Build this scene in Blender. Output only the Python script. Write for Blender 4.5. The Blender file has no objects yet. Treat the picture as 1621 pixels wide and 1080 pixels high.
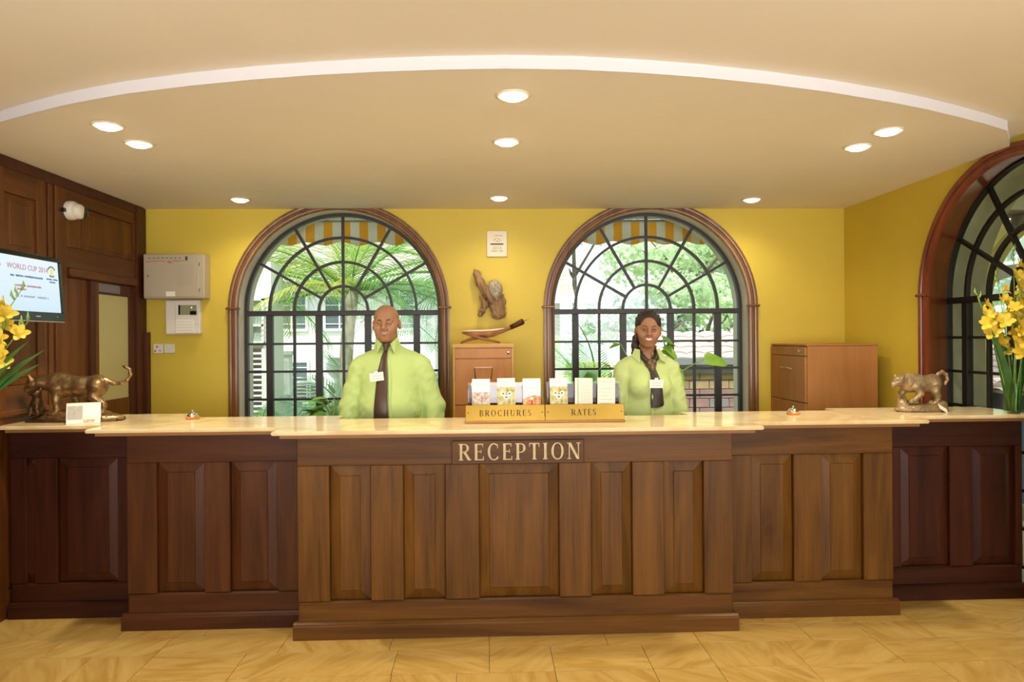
import bpy, bmesh, math, random
import numpy as np
from mathutils import Vector, Matrix, noise as mnoise
random.seed(7)
PI = math.pi
S = bpy.context.scene
COL = S.collection

# ------------------------------------------------------------------ camera
cam_d = bpy.data.cameras.new('camera')
cam_d.sensor_width = 36.0
cam_d.lens = 36.0 * 1100 / 1621
cam_d.shift_y = -4.0 / 1621
cam_d.clip_start = 0.05
cam_d.clip_end = 300
cam = bpy.data.objects.new('camera', cam_d)
COL.objects.link(cam)
_r, _y = 0.0075, 0.036
_fwd = Vector((math.sin(_y), math.cos(_y), 0))
_rt = Vector((math.cos(_y), -math.sin(_y), 0)) * math.cos(_r) + Vector((0, 0, -math.sin(_r)))
_up = _rt.cross(_fwd)
cam.matrix_world = Matrix(((_rt.x, _up.x, -_fwd.x, 0), (_rt.y, _up.y, -_fwd.y, 0), (_rt.z, _up.z, -_fwd.z, 1.55), (0, 0, 0, 1)))
S.camera = cam

# ------------------------------------------------------------------ view, world, light
S.view_settings.view_transform = 'Standard'
S.view_settings.look = 'None'
S.view_settings.gamma = 1.0
S.view_settings.use_curve_mapping = False
S.view_settings.exposure = 0.14
W = bpy.data.worlds.new('sky'); S.world = W; W.use_nodes = True
wn = W.node_tree.nodes; wl = W.node_tree.links
bg = wn['Background']
bg.inputs['Color'].default_value = (0.86, 0.95, 1.0, 1)
bg.inputs['Strength'].default_value = 1.9

def light(name, kind, loc, energy, color, target=None, **kw):
    d = bpy.data.lights.new(name, kind)
    d.energy = energy; d.color = color
    for k, v in kw.items(): setattr(d, k, v)
    o = bpy.data.objects.new(name, d); COL.objects.link(o); o.location = loc
    if target is not None:
        o.rotation_euler = (Vector(target) - Vector(loc)).to_track_quat('-Z', 'Y').to_euler()
    return o
light('sun', 'SUN', (0, -10, 20), 4.2, (1.0, 0.95, 0.85), (3, 2, 0), angle=0.02)
# daylight coming in through the lobby entrance behind the camera
light('lobby_entrance_daylight', 'AREA', (2.0, -5.6, 1.5), 60, (0.90, 0.93, 1.0), (1.0, 4, 1.3), shape='RECTANGLE', size=5.0, size_y=2.2, spread=1.9)
# added fill spots behind the camera, aimed up to brighten the ceiling
for _x, _yy, _e, _t in ((-1.7, 0.6, 62, (-1.7, 1.4, 2.65)), (1.7, 0.6, 62, (1.7, 1.4, 2.65)), (0.0, -1.6, 80, (0.0, -.8, 2.65))):
    light('ceiling_fill_spot', 'SPOT', (_x, _yy, 1.7), _e * .85, (1.0, 0.91, 0.80), _t, spot_size=math.radians(165), spot_blend=0.6, shadow_soft_size=0.5)
for _x in (-2.0, 0.2, 2.4):  # more added fill, no fitting behind it: lifts the ceiling towards the back
    light('back_ceiling_fill_spot', 'SPOT', (_x, -0.9, 1.0), 110, (1.0, 0.93, 0.86), (_x * .8, 4.9, 2.9), spot_size=math.radians(75), spot_blend=1.0, shadow_soft_size=0.4)

# ------------------------------------------------------------------ materials
def node_mat(name):
    m = bpy.data.materials.new(name); m.use_nodes = True
    return m, m.node_tree.nodes, m.node_tree.links, m.node_tree.nodes['Principled BSDF']

def mat(name, color, rough=0.5, metal=0.0, coat=0.0, emit=None, estr=0.0, var=0.0, vscale=8.0, bump=0.0, bscale=60.0, spec=0.5, trans=0.0, sss=0.0):
    m, n, l, b = node_mat(name)
    c = tuple(color) + (1,)
    b.inputs['Base Color'].default_value = c
    b.inputs['Roughness'].default_value = rough
    b.inputs['Metallic'].default_value = metal
    b.inputs['Coat Weight'].default_value = coat
    b.inputs['Specular IOR Level'].default_value = spec
    if trans: b.inputs['Transmission Weight'].default_value = trans
    if sss:
        b.inputs['Subsurface Weight'].default_value = sss
        b.inputs['Subsurface Radius'].default_value = (0.01, 0.004, 0.002)
    if emit:
        b.inputs['Emission Color'].default_value = tuple(emit) + (1,)
        b.inputs['Emission Strength'].default_value = estr
    if var or bump:
        tc = n.new('ShaderNodeTexCoord')
    if var:
        t = n.new('ShaderNodeTexNoise'); t.inputs['Scale'].default_value = vscale; t.inputs['Detail'].default_value = 5
        l.new(tc.outputs['Object'], t.inputs['Vector'])
        r = n.new('ShaderNodeValToRGB')
        r.color_ramp.elements[0].position = 0.3; r.color_ramp.elements[1].position = 0.7
        r.color_ramp.elements[0].color = tuple(max(0, v * (1 - var)) for v in color) + (1,)
        r.color_ramp.elements[1].color = tuple(min(1, v * (1 + var)) for v in color) + (1,)
        l.new(t.outputs['Fac'], r.inputs['Fac']); l.new(r.outputs['Color'], b.inputs['Base Color'])
    if bump:
        t2 = n.new('ShaderNodeTexNoise'); t2.inputs['Scale'].default_value = bscale; t2.inputs['Detail'].default_value = 4
        l.new(tc.outputs['Object'], t2.inputs['Vector'])
        bp = n.new('ShaderNodeBump'); bp.inputs['Strength'].default_value = bump; bp.inputs['Distance'].default_value = 0.01
        l.new(t2.outputs['Fac'], bp.inputs['Height']); l.new(bp.outputs['Normal'], b.inputs['Normal'])
    return m

def wood(name, dark, lightc, axis='Z', rough=0.46, coat=0.05, scale=1.0):
    """long-grained timber: noise stretched along one axis, offset per object"""
    m, n, l, b = node_mat(name)
    tc = n.new('ShaderNodeTexCoord'); oi = n.new('ShaderNodeObjectInfo')
    mul = n.new('ShaderNodeMath'); mul.operation = 'MULTIPLY'; mul.inputs[1].default_value = 37.0
    l.new(oi.outputs['Random'], mul.inputs[0])
    add = n.new('ShaderNodeVectorMath'); add.operation = 'ADD'
    l.new(tc.outputs['Object'], add.inputs[0]); l.new(mul.outputs[0], add.inputs[1])
    mp = n.new('ShaderNodeMapping')
    sc = [9 * scale] * 3; sc['XYZ'.index(axis)] = 0.8 * scale
    mp.inputs['Scale'].default_value = sc
    l.new(add.outputs[0], mp.inputs['Vector'])
    t1 = n.new('ShaderNodeTexNoise'); t1.inputs['Scale'].default_value = 1.0; t1.inputs['Detail'].default_value = 6; t1.inputs['Distortion'].default_value = 1.2
    l.new(mp.outputs[0], t1.inputs['Vector'])
    mp2 = n.new('ShaderNodeMapping'); sc2 = [120 * scale] * 3; sc2['XYZ'.index(axis)] = 4 * scale
    mp2.inputs['Scale'].default_value = sc2
    l.new(add.outputs[0], mp2.inputs['Vector'])
    t2 = n.new('ShaderNodeTexNoise'); t2.inputs['Scale'].default_value = 1.0; t2.inputs['Detail'].default_value = 3
    l.new(mp2.outputs[0], t2.inputs['Vector'])
    mix = n.new('ShaderNodeMath'); mix.operation = 'MULTIPLY_ADD'; mix.inputs[1].default_value = 0.22
    l.new(t2.outputs['Fac'], mix.inputs[0])
    m2 = n.new('ShaderNodeMath'); m2.operation = 'MULTIPLY'; m2.inputs[1].default_value = 0.80
    l.new(t1.outputs['Fac'], m2.inputs[0]); l.new(m2.outputs[0], mix.inputs[2])
    r = n.new('ShaderNodeValToRGB')
    r.color_ramp.elements[0].position = 0.30; r.color_ramp.elements[0].color = tuple(dark) + (1,)
    r.color_ramp.elements[1].position = 0.70; r.color_ramp.elements[1].color = tuple(lightc) + (1,)
    l.new(mix.outputs[0], r.inputs['Fac']); l.new(r.outputs['Color'], b.inputs['Base Color'])
    b.inputs['Roughness'].default_value = rough
    b.inputs['Specular IOR Level'].default_value = 0.28
    b.inputs['Coat Weight'].default_value = coat; b.inputs['Coat Roughness'].default_value = 0.25
    bp = n.new('ShaderNodeBump'); bp.inputs['Strength'].default_value = 0.12; bp.inputs['Distance'].default_value = 0.004
    l.new(t2.outputs['Fac'], bp.inputs['Height']); l.new(bp.outputs['Normal'], b.inputs['Normal'])
    return m

M = {}
M['wood_v'] = wood('counter_wood_upright', (0.060, 0.021, 0.002), (0.205, 0.088, 0.011), 'Z')
M['wood_h'] = wood('counter_wood_level', (0.058, 0.020, 0.002), (0.185, 0.076, 0.010), 'X')
M['red_v'] = wood('red_stained_shaded_wood_upright', (0.026, 0.0055, 0.002), (0.085, 0.020, 0.006), 'Z')  # redder stain, darkened further to paint in the shade at the counter ends
M['red_h'] = wood('red_stained_shaded_wood_level', (0.024, 0.005, 0.002), (0.072, 0.017, 0.005), 'X')
M['mid_v'] = wood('red_brown_wood_upright', (0.042, 0.011, 0.002), (0.125, 0.040, 0.008), 'Z')  # milder red stain, also with some shade mixed into the colour
M['mid_h'] = wood('red_brown_wood_level', (0.040, 0.010, 0.002), (0.112, 0.034, 0.008), 'X')
M['wall_wood_v'] = wood('panelling_wood_upright', (0.075, 0.022, 0.004), (0.20, 0.070, 0.014), 'Z')
M['wall_wood_h'] = wood('panelling_wood_level', (0.07, 0.020, 0.005), (0.17, 0.058, 0.013), 'Y')
M['dark_wood'] = wood('dark_red_wood', (0.045, 0.010, 0.005), (0.10, 0.026, 0.011), 'Z')
M['trim_wood'] = wood('window_trim_wood', (0.12, 0.045, 0.010), (0.26, 0.115, 0.030), 'Z', rough=0.3, coat=0.5)
M['trim_red'] = wood('red_window_trim_wood', (0.12, 0.022, 0.008), (0.24, 0.055, 0.018), 'Z', rough=0.3, coat=0.5)
M['top_edge_wood'] = wood('moulding_wood', (0.26, 0.12, 0.035), (0.42, 0.22, 0.07), 'X')
M['beech'] = wood('beech_veneer', (0.50, 0.20, 0.045), (0.62, 0.27, 0.07), 'Z', rough=0.45, coat=0.1)
M['beech_pale'] = wood('pale_beech_edge', (0.60, 0.32, 0.07), (0.72, 0.42, 0.11), 'X', rough=0.45, coat=0.1)
M['beech_dull'] = wood('dull_beech_veneer', (0.36, 0.155, 0.04), (0.45, 0.20, 0.06), 'Z', rough=0.5, coat=0.05)
M['driftwood'] = wood('weathered_driftwood', (0.14, 0.075, 0.035), (0.42, 0.26, 0.13), 'Z', rough=0.8, coat=0.0, scale=2.5)
M['stool_wood'] = wood('oiled_carved_wood', (0.22, 0.09, 0.03), (0.42, 0.20, 0.07), 'X', rough=0.45, coat=0.1, scale=2)
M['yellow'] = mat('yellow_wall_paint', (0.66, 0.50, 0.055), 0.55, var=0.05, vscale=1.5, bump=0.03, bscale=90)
M['ceiling'] = mat('cream_ceiling_paint', (0.85, 0.79, 0.66), 0.8, var=0.015, vscale=2)
M['fascia'] = mat('white_fascia_paint', (0.74, 0.74, 0.79), 0.6)
M['white_paint'] = mat('off_white_plaster', (0.72, 0.66, 0.55), 0.7, var=0.05, vscale=5)
M['reveal_green'] = mat('weathered_pale_green_plaster', (0.60, 0.60, 0.47), 0.75, var=0.18, vscale=4)
M['steel'] = mat('dark_painted_steel', (0.020, 0.017, 0.016), 0.42)
M['steel_black'] = mat('black_painted_steel', (0.012, 0.011, 0.011), 0.45)
M['brass'] = mat('brushed_brass', (0.17, 0.10, 0.018), 0.30, 1.0, var=0.08, vscale=6)
M['brass_letter'] = mat('aged_brass_letters', (0.40, 0.30, 0.15), 0.42, 0.7, var=0.12, vscale=30)
M['engraving'] = mat('engraved_dark_letters', (0.022, 0.009, 0.004), 0.7)
M['silver'] = mat('polished_silver', (0.78, 0.74, 0.68), 0.18, 1.0)
M['chrome'] = mat('satin_chrome', (0.75, 0.73, 0.70), 0.25, 1.0)
M['bronze'] = mat('cast_bronze', (0.30, 0.19, 0.085), 0.36, 0.85, var=0.35, vscale=14, bump=0.15, bscale=50)
M['bronze_dark'] = mat('dark_cast_bronze', (0.10, 0.055, 0.025), 0.4, 0.8, var=0.4, vscale=16, bump=0.2, bscale=50)
M['bronze_pale'] = mat('rubbed_pale_bronze', (0.30, 0.21, 0.11), 0.45, 0.55, var=0.35, vscale=18, bump=0.2, bscale=60)
M['black_plastic'] = mat('glossy_black_plastic', (0.008, 0.008, 0.009), 0.15)
M['white_plastic'] = mat('white_plastic', (0.80, 0.76, 0.69), 0.4)
M['grey_metal'] = mat('beige_grey_enamel', (0.48, 0.42, 0.31), 0.5)
M['paper'] = mat('white_paper', (0.88, 0.85, 0.78), 0.7)
M['cream_paper'] = mat('cream_paper', (0.84, 0.76, 0.64), 0.7)
M['ink'] = mat('grey_print_ink', (0.25, 0.22, 0.2), 0.8)
M['black_ink'] = mat('black_print_ink', (0.04, 0.04, 0.04), 0.8)
M['red_ink'] = mat('red_print_ink', (0.62, 0.05, 0.03), 0.7)
M['green_led'] = mat('green_led', (0.4, 0.7, 0.1), 0.4, emit=(0.6, 0.9, 0.1), estr=1.2)
M['lcd'] = mat('lcd_glass', (0.30, 0.33, 0.20), 0.2)
M['leaf'] = mat('green_leaf', (0.13, 0.33, 0.035), 0.45, var=0.3, vscale=9)
M['leaf_bright'] = mat('bright_green_leaf', (0.24, 0.48, 0.05), 0.42, var=0.2, vscale=9)
M['leaf_dark'] = mat('dark_green_leaf', (0.05, 0.14, 0.025), 0.5, var=0.3, vscale=9)
M['stem'] = mat('green_stem', (0.25, 0.42, 0.10), 0.5, var=0.2, vscale=20)
M['petal'] = mat('yellow_petal', (0.82, 0.62, 0.06), 0.6, var=0.12, vscale=25)
def foliage(name, color, var=0.3, vscale=3.0, trans=0.45):
    m = mat(name, color, 0.55, var=var, vscale=vscale); n = m.node_tree.nodes; l = m.node_tree.links; b = n['Principled BSDF']
    t = n.new('ShaderNodeBsdfTranslucent'); src = b.inputs['Base Color'].links[0].from_socket; l.new(src, t.inputs['Color'])
    mx = n.new('ShaderNodeMixShader'); mx.inputs[0].default_value = trans
    l.new(b.outputs[0], mx.inputs[1]); l.new(t.outputs[0], mx.inputs[2]); l.new(mx.outputs[0], n['Material Output'].inputs['Surface'])
    return m
M['frond'] = foliage('palm_frond_green', (0.26, 0.48, 0.12), 0.35, 2.5)
M['frond_yellow'] = foliage('palm_frond_yellow_green', (0.60, 0.64, 0.12), 0.3, 2.5)
M['frond_pale'] = foliage('palm_frond_blue_green', (0.34, 0.54, 0.36), 0.3, 3)
M['bark'] = mat('grey_palm_bark', (0.40, 0.38, 0.28), 0.8, var=0.3, vscale=12, bump=0.4, bscale=25)
M['trunk'] = mat('brown_tree_bark', (0.16, 0.12, 0.10), 0.85, var=0.3, vscale=8)
M['crown'] = foliage('hazy_tree_foliage', (0.60, 0.73, 0.46), 0.22, 0.9)  # leaf colour whitened to paint in distance haze
M['crown_blue'] = foliage('hazy_bluish_tree_foliage', (0.64, 0.73, 0.66), 0.22, 0.9)  # same haze whitening, on a bluer green
M['ground'] = mat('garden_ground', (0.30, 0.34, 0.18), 0.9, var=0.25, vscale=0.7)
M['house_white'] = mat('white_house_render', (0.80, 0.80, 0.78), 0.8, var=0.04, vscale=1)
M['house_pink'] = mat('pinkish_house_render', (0.62, 0.52, 0.46), 0.8, var=0.06, vscale=1)
M['house_glass'] = mat('dark_house_glazing', (0.12, 0.15, 0.17), 0.15)
M['house_glass_green'] = mat('greenish_house_glazing', (0.38, 0.48, 0.44), 0.15)
M['louvre'] = mat('grey_brown_louvre_glass', (0.23, 0.20, 0.20), 0.3)
M['roof_grey'] = mat('weathered_grey_pink_roof', (0.42, 0.34, 0.31), 0.85, var=0.2, vscale=3)
M['roof_tile'] = mat('sun_bleached_clay_tile', (0.66, 0.50, 0.45), 0.8, var=0.18, vscale=5)
M['brick'] = mat('dusty_red_brick', (0.42, 0.25, 0.235), 0.85, var=0.22, vscale=6)
M['brick_tan'] = mat('tan_brick', (0.50, 0.36, 0.22), 0.85, var=0.2, vscale=6)
M['brick_grey'] = mat('blue_grey_brick', (0.34, 0.30, 0.33), 0.85, var=0.2, vscale=6)
M['mortar'] = mat('pale_mortar', (0.52, 0.46, 0.42), 0.9)
M['gutter'] = mat('grey_gutter_metal', (0.28, 0.29, 0.31), 0.5)
M['tarp'] = mat('dark_blue_board', (0.09, 0.12, 0.18), 0.6)
M['awning_white'] = mat('off_white_awning_canvas', (0.80, 0.78, 0.70), 0.8)
M['pot'] = mat('terracotta_pot', (0.34, 0.14, 0.07), 0.7, var=0.1)
M['soil'] = mat('potting_soil', (0.05, 0.035, 0.02), 0.95)
M['man_skin'] = mat('brown_skin', (0.345, 0.172, 0.088), 0.55, sss=0.08)
M['woman_skin'] = mat('warm_brown_skin', (0.31, 0.145, 0.075), 0.52, sss=0.08)
M['lip'] = mat('brown_pink_lip', (0.30, 0.125, 0.085), 0.5)
M['brow'] = mat('dark_brow_hair', (0.035, 0.018, 0.012), 0.8)
M['teeth'] = mat('white_teeth', (0.85, 0.80, 0.74), 0.3)
M['eye_white'] = mat('eye_white', (0.70, 0.66, 0.62), 0.2)
M['iris'] = mat('dark_brown_iris', (0.02, 0.01, 0.006), 0.15)
M['hair'] = mat('black_brown_braided_hair', (0.020, 0.010, 0.008), 0.5, var=0.4, vscale=60, bump=0.6, bscale=110)
M['shirt'] = mat('lime_green_shirt_cotton', (0.44, 0.58, 0.20), 0.75, var=0.03, vscale=5)
M['blouse'] = mat('pale_lime_blouse_cotton', (0.46, 0.57, 0.22), 0.75, var=0.03, vscale=5)
M['tie'] = mat('dark_brown_satin', (0.060, 0.032, 0.018), 0.38, var=0.1, vscale=10)
M['scarf'] = mat('black_brown_scarf', (0.030, 0.018, 0.012), 0.5, var=0.2, vscale=30)
M['scarf_print'] = mat('patterned_scarf_silk', (0.12, 0.075, 0.03), 0.5, var=0.9, vscale=70)
M['black_cloth'] = mat('black_trouser_cloth', (0.012, 0.011, 0.012), 0.8)
M['shoe'] = mat('black_shoe_leather', (0.01, 0.009, 0.009), 0.3)
M['lamp'] = mat('lit_lamp', (1, 0.9, 0.7), 0.5, emit=(1.0, 0.86, 0.58), estr=14)
M['lamp_ring'] = mat('cream_lamp_ring', (0.86, 0.78, 0.62), 0.4)
M['dark_dome'] = mat('dark_camera_dome', (0.03, 0.035, 0.025), 0.08)
M['grout'] = mat('floor_grout', (0.22, 0.15, 0.06), 0.8)
M['frosted'] = mat('frosted_pale_yellow_glass', (0.52, 0.49, 0.24), 0.35)
M['dark_fanlight'] = mat('grey_reflecting_glass', (0.20, 0.18, 0.22), 0.12)
M['plank'] = mat('brown_veranda_planks', (0.17, 0.11, 0.05), 0.7, var=0.2, vscale=6)
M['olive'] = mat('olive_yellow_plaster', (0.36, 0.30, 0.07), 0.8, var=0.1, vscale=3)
M['stone_grey'] = mat('grey_canvas_roof', (0.33, 0.31, 0.30), 0.8, var=0.06, vscale=4)
M['screen_frame'] = mat('tv_bezel_edge', (0.25, 0.24, 0.24), 0.3)

def clear_glass(name, tint=(0.93, 0.97, 0.95), refl=0.06):
    m, n, l, b = node_mat(name); n.remove(b)
    out = n['Material Output']
    tr = n.new('ShaderNodeBsdfTransparent'); tr.inputs['Color'].default_value = tuple(tint) + (1,)
    gl = n.new('ShaderNodeBsdfGlossy'); gl.inputs['Roughness'].default_value = 0.02
    fr = n.new('ShaderNodeFresnel'); fr.inputs['IOR'].default_value = 1.5
    mx = n.new('ShaderNodeMixShader')
    ge = n.new('ShaderNodeNewGeometry'); sb = n.new('ShaderNodeMath'); sb.operation = 'SUBTRACT'; sb.inputs[0].default_value = 1.0
    l.new(ge.outputs['Backfacing'], sb.inputs[1])          # reflect once, on the face towards the light path
    ml = n.new('ShaderNodeMath'); ml.operation = 'MULTIPLY'; l.new(fr.outputs[0], ml.inputs[0]); l.new(sb.outputs[0], ml.inputs[1])
    l.new(ml.outputs[0], mx.inputs[0]); l.new(tr.outputs[0], mx.inputs[1]); l.new(gl.outputs[0], mx.inputs[2]); l.new(mx.outputs[0], out.inputs['Surface'])
    return m
M['pane'] = clear_glass('clear_window_glass')
M['vase_glass'] = clear_glass('clear_vase_glass', (0.86, 0.93, 0.86))
M['water'] = clear_glass('vase_water', (0.72, 0.84, 0.62))
M['acrylic'] = clear_glass('clear_acrylic', (0.93, 0.93, 0.92))

def stone(name, c1, c2, vein, scale, rough, aniso=(1, 1, 1)):
    m, n, l, b = node_mat(name)
    tc = n.new('ShaderNodeTexCoord'); oi = n.new('ShaderNodeObjectInfo')
    mul = n.new('ShaderNodeMath'); mul.operation = 'MULTIPLY'; mul.inputs[1].default_value = 53.0
    l.new(oi.outputs['Random'], mul.inputs[0])
    rot = n.new('ShaderNodeVectorRotate'); rot.rotation_type = 'Z_AXIS'
    l.new(tc.outputs['Object'], rot.inputs['Vector']); l.new(mul.outputs[0], rot.inputs['Angle'])
    add = n.new('ShaderNodeVectorMath'); add.operation = 'ADD'
    l.new(rot.outputs[0], add.inputs[0]); l.new(mul.outputs[0], add.inputs[1])
    mp = n.new('ShaderNodeMapping'); mp.inputs['Scale'].default_value = aniso
    l.new(add.outputs[0], mp.inputs['Vector'])
    t1 = n.new('ShaderNodeTexNoise'); t1.inputs['Scale'].default_value = scale; t1.inputs['Detail'].default_value = 8; t1.inputs['Distortion'].default_value = 1.5
    l.new(mp.outputs[0], t1.inputs['Vector'])
    r = n.new('ShaderNodeValToRGB'); e = r.color_ramp.elements
    e[0].position = 0.34; e[0].color = tuple(vein) + (1,)
    e[1].position = 0.68; e[1].color = tuple(c2) + (1,)
    k = e.new(0.5); k.color = tuple(c1) + (1,)
    l.new(t1.outputs['Fac'], r.inputs['Fac']); l.new(r.outputs['Color'], b.inputs['Base Color'])
    b.inputs['Roughness'].default_value = rough
    bp = n.new('ShaderNodeBump'); bp.inputs['Strength'].default_value = 0.06; bp.inputs['Distance'].default_value = 0.004
    l.new(t1.outputs['Fac'], bp.inputs['Height']); l.new(bp.outputs['Normal'], b.inputs['Normal'])
    return m
M['tile'] = stone('yellow_veined_floor_stone', (0.58, 0.38, 0.105), (0.64, 0.45, 0.15), (0.49, 0.295, 0.065), 2.6, 0.42, (1, 5, 1))
M['top_stone'] = stone('cream_yellow_counter_stone', (0.82, 0.66, 0.38), (0.86, 0.72, 0.45), (0.72, 0.53, 0.27), 3.0, 0.11)

def stripes(name, a, b_, width, axis=0):
    m, n, l, b = node_mat(name)
    tc = n.new('ShaderNodeTexCoord'); sp = n.new('ShaderNodeSeparateXYZ')
    l.new(tc.outputs['Object'], sp.inputs[0])
    d = n.new('ShaderNodeMath'); d.operation = 'DIVIDE'; d.inputs[1].default_value = width * 2
    l.new(sp.outputs[axis], d.inputs[0])
    f = n.new('ShaderNodeMath'); f.operation = 'FRACT'; l.new(d.outputs[0], f.inputs[0])
    g = n.new('ShaderNodeMath'); g.operation = 'GREATER_THAN'; g.inputs[1].default_value = 0.5
    l.new(f.outputs[0], g.inputs[0])
    mx = n.new('ShaderNodeMix'); mx.data_type = 'RGBA'
    mx.inputs['A'].default_value = tuple(a) + (1,); mx.inputs['B'].default_value = tuple(b_) + (1,)
    l.new(g.outputs[0], mx.inputs['Factor']); l.new(mx.outputs['Result'], b.inputs['Base Color'])
    b.inputs['Roughness'].default_value = 0.85
    return m
M['awning'] = stripes('yellow_and_white_awning_canvas', (0.92, 0.42, 0.015), (0.82, 0.80, 0.72), 0.0795)

def screen_mat(name):
    m, n, l, b = node_mat(name)
    tc = n.new('ShaderNodeTexCoord'); sp = n.new('ShaderNodeSeparateXYZ'); l.new(tc.outputs['Generated'], sp.inputs[0])
    r = n.new('ShaderNodeValToRGB')
    r.color_ramp.elements[0].color = (0.62, 0.80, 0.92, 1); r.color_ramp.elements[1].color = (0.80, 0.90, 0.97, 1)
    l.new(sp.outputs[2], r.inputs['Fac'])
    b.inputs['Base Color'].default_value = (0.02, 0.02, 0.02, 1); b.inputs['Roughness'].default_value = 0.3
    l.new(r.outputs['Color'], b.inputs['Emission Color']); b.inputs['Emission Strength'].default_value = 0.9
    return m
M['screen'] = screen_mat('lit_pale_blue_screen')

def picture(name, cols, scale):
    m, n, l, b = node_mat(name)
    tc = n.new('ShaderNodeTexCoord')
    t = n.new('ShaderNodeTexNoise'); t.inputs['Scale'].default_value = scale; t.inputs['Detail'].default_value = 6
    l.new(tc.outputs['Object'], t.inputs['Vector'])
    r = n.new('ShaderNodeValToRGB'); e = r.color_ramp.elements
    e[0].position = 0.3; e[0].color = tuple(cols[0]) + (1,); e[1].position = 0.72; e[1].color = tuple(cols[-1]) + (1,)
    for i, c in enumerate(cols[1:-1]):
        k = e.new(0.3 + 0.42 * (i + 1) / (len(cols) - 1)); k.color = tuple(c) + (1,)
    l.new(t.outputs['Fac'], r.inputs['Fac']); l.new(r.outputs['Color'], b.inputs['Base Color'])
    b.inputs['Roughness'].default_value = 0.45
    return m
M['pic_green'] = picture('printed_leopard_photo', [(0.16, 0.13, 0.05), (0.42, 0.40, 0.10), (0.60, 0.50, 0.28), (0.80, 0.72, 0.55)], 45)
M['pic_town'] = picture('printed_courtyard_photo', [(0.20, 0.16, 0.15), (0.45, 0.30, 0.24), (0.62, 0.50, 0.44), (0.75, 0.70, 0.66)], 60)
M['pic_hall'] = picture('printed_hall_photo', [(0.35, 0.10, 0.03), (0.60, 0.28, 0.10), (0.80, 0.60, 0.40)], 40)
M['pic_card'] = picture('printed_card_photo', [(0.30, 0.32, 0.34), (0.45, 0.46, 0.45), (0.42, 0.36, 0.30), (0.80, 0.76, 0.68)], 42)
M['lawn_print'] = mat('printed_lawn', (0.32, 0.45, 0.12), 0.5)

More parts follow.
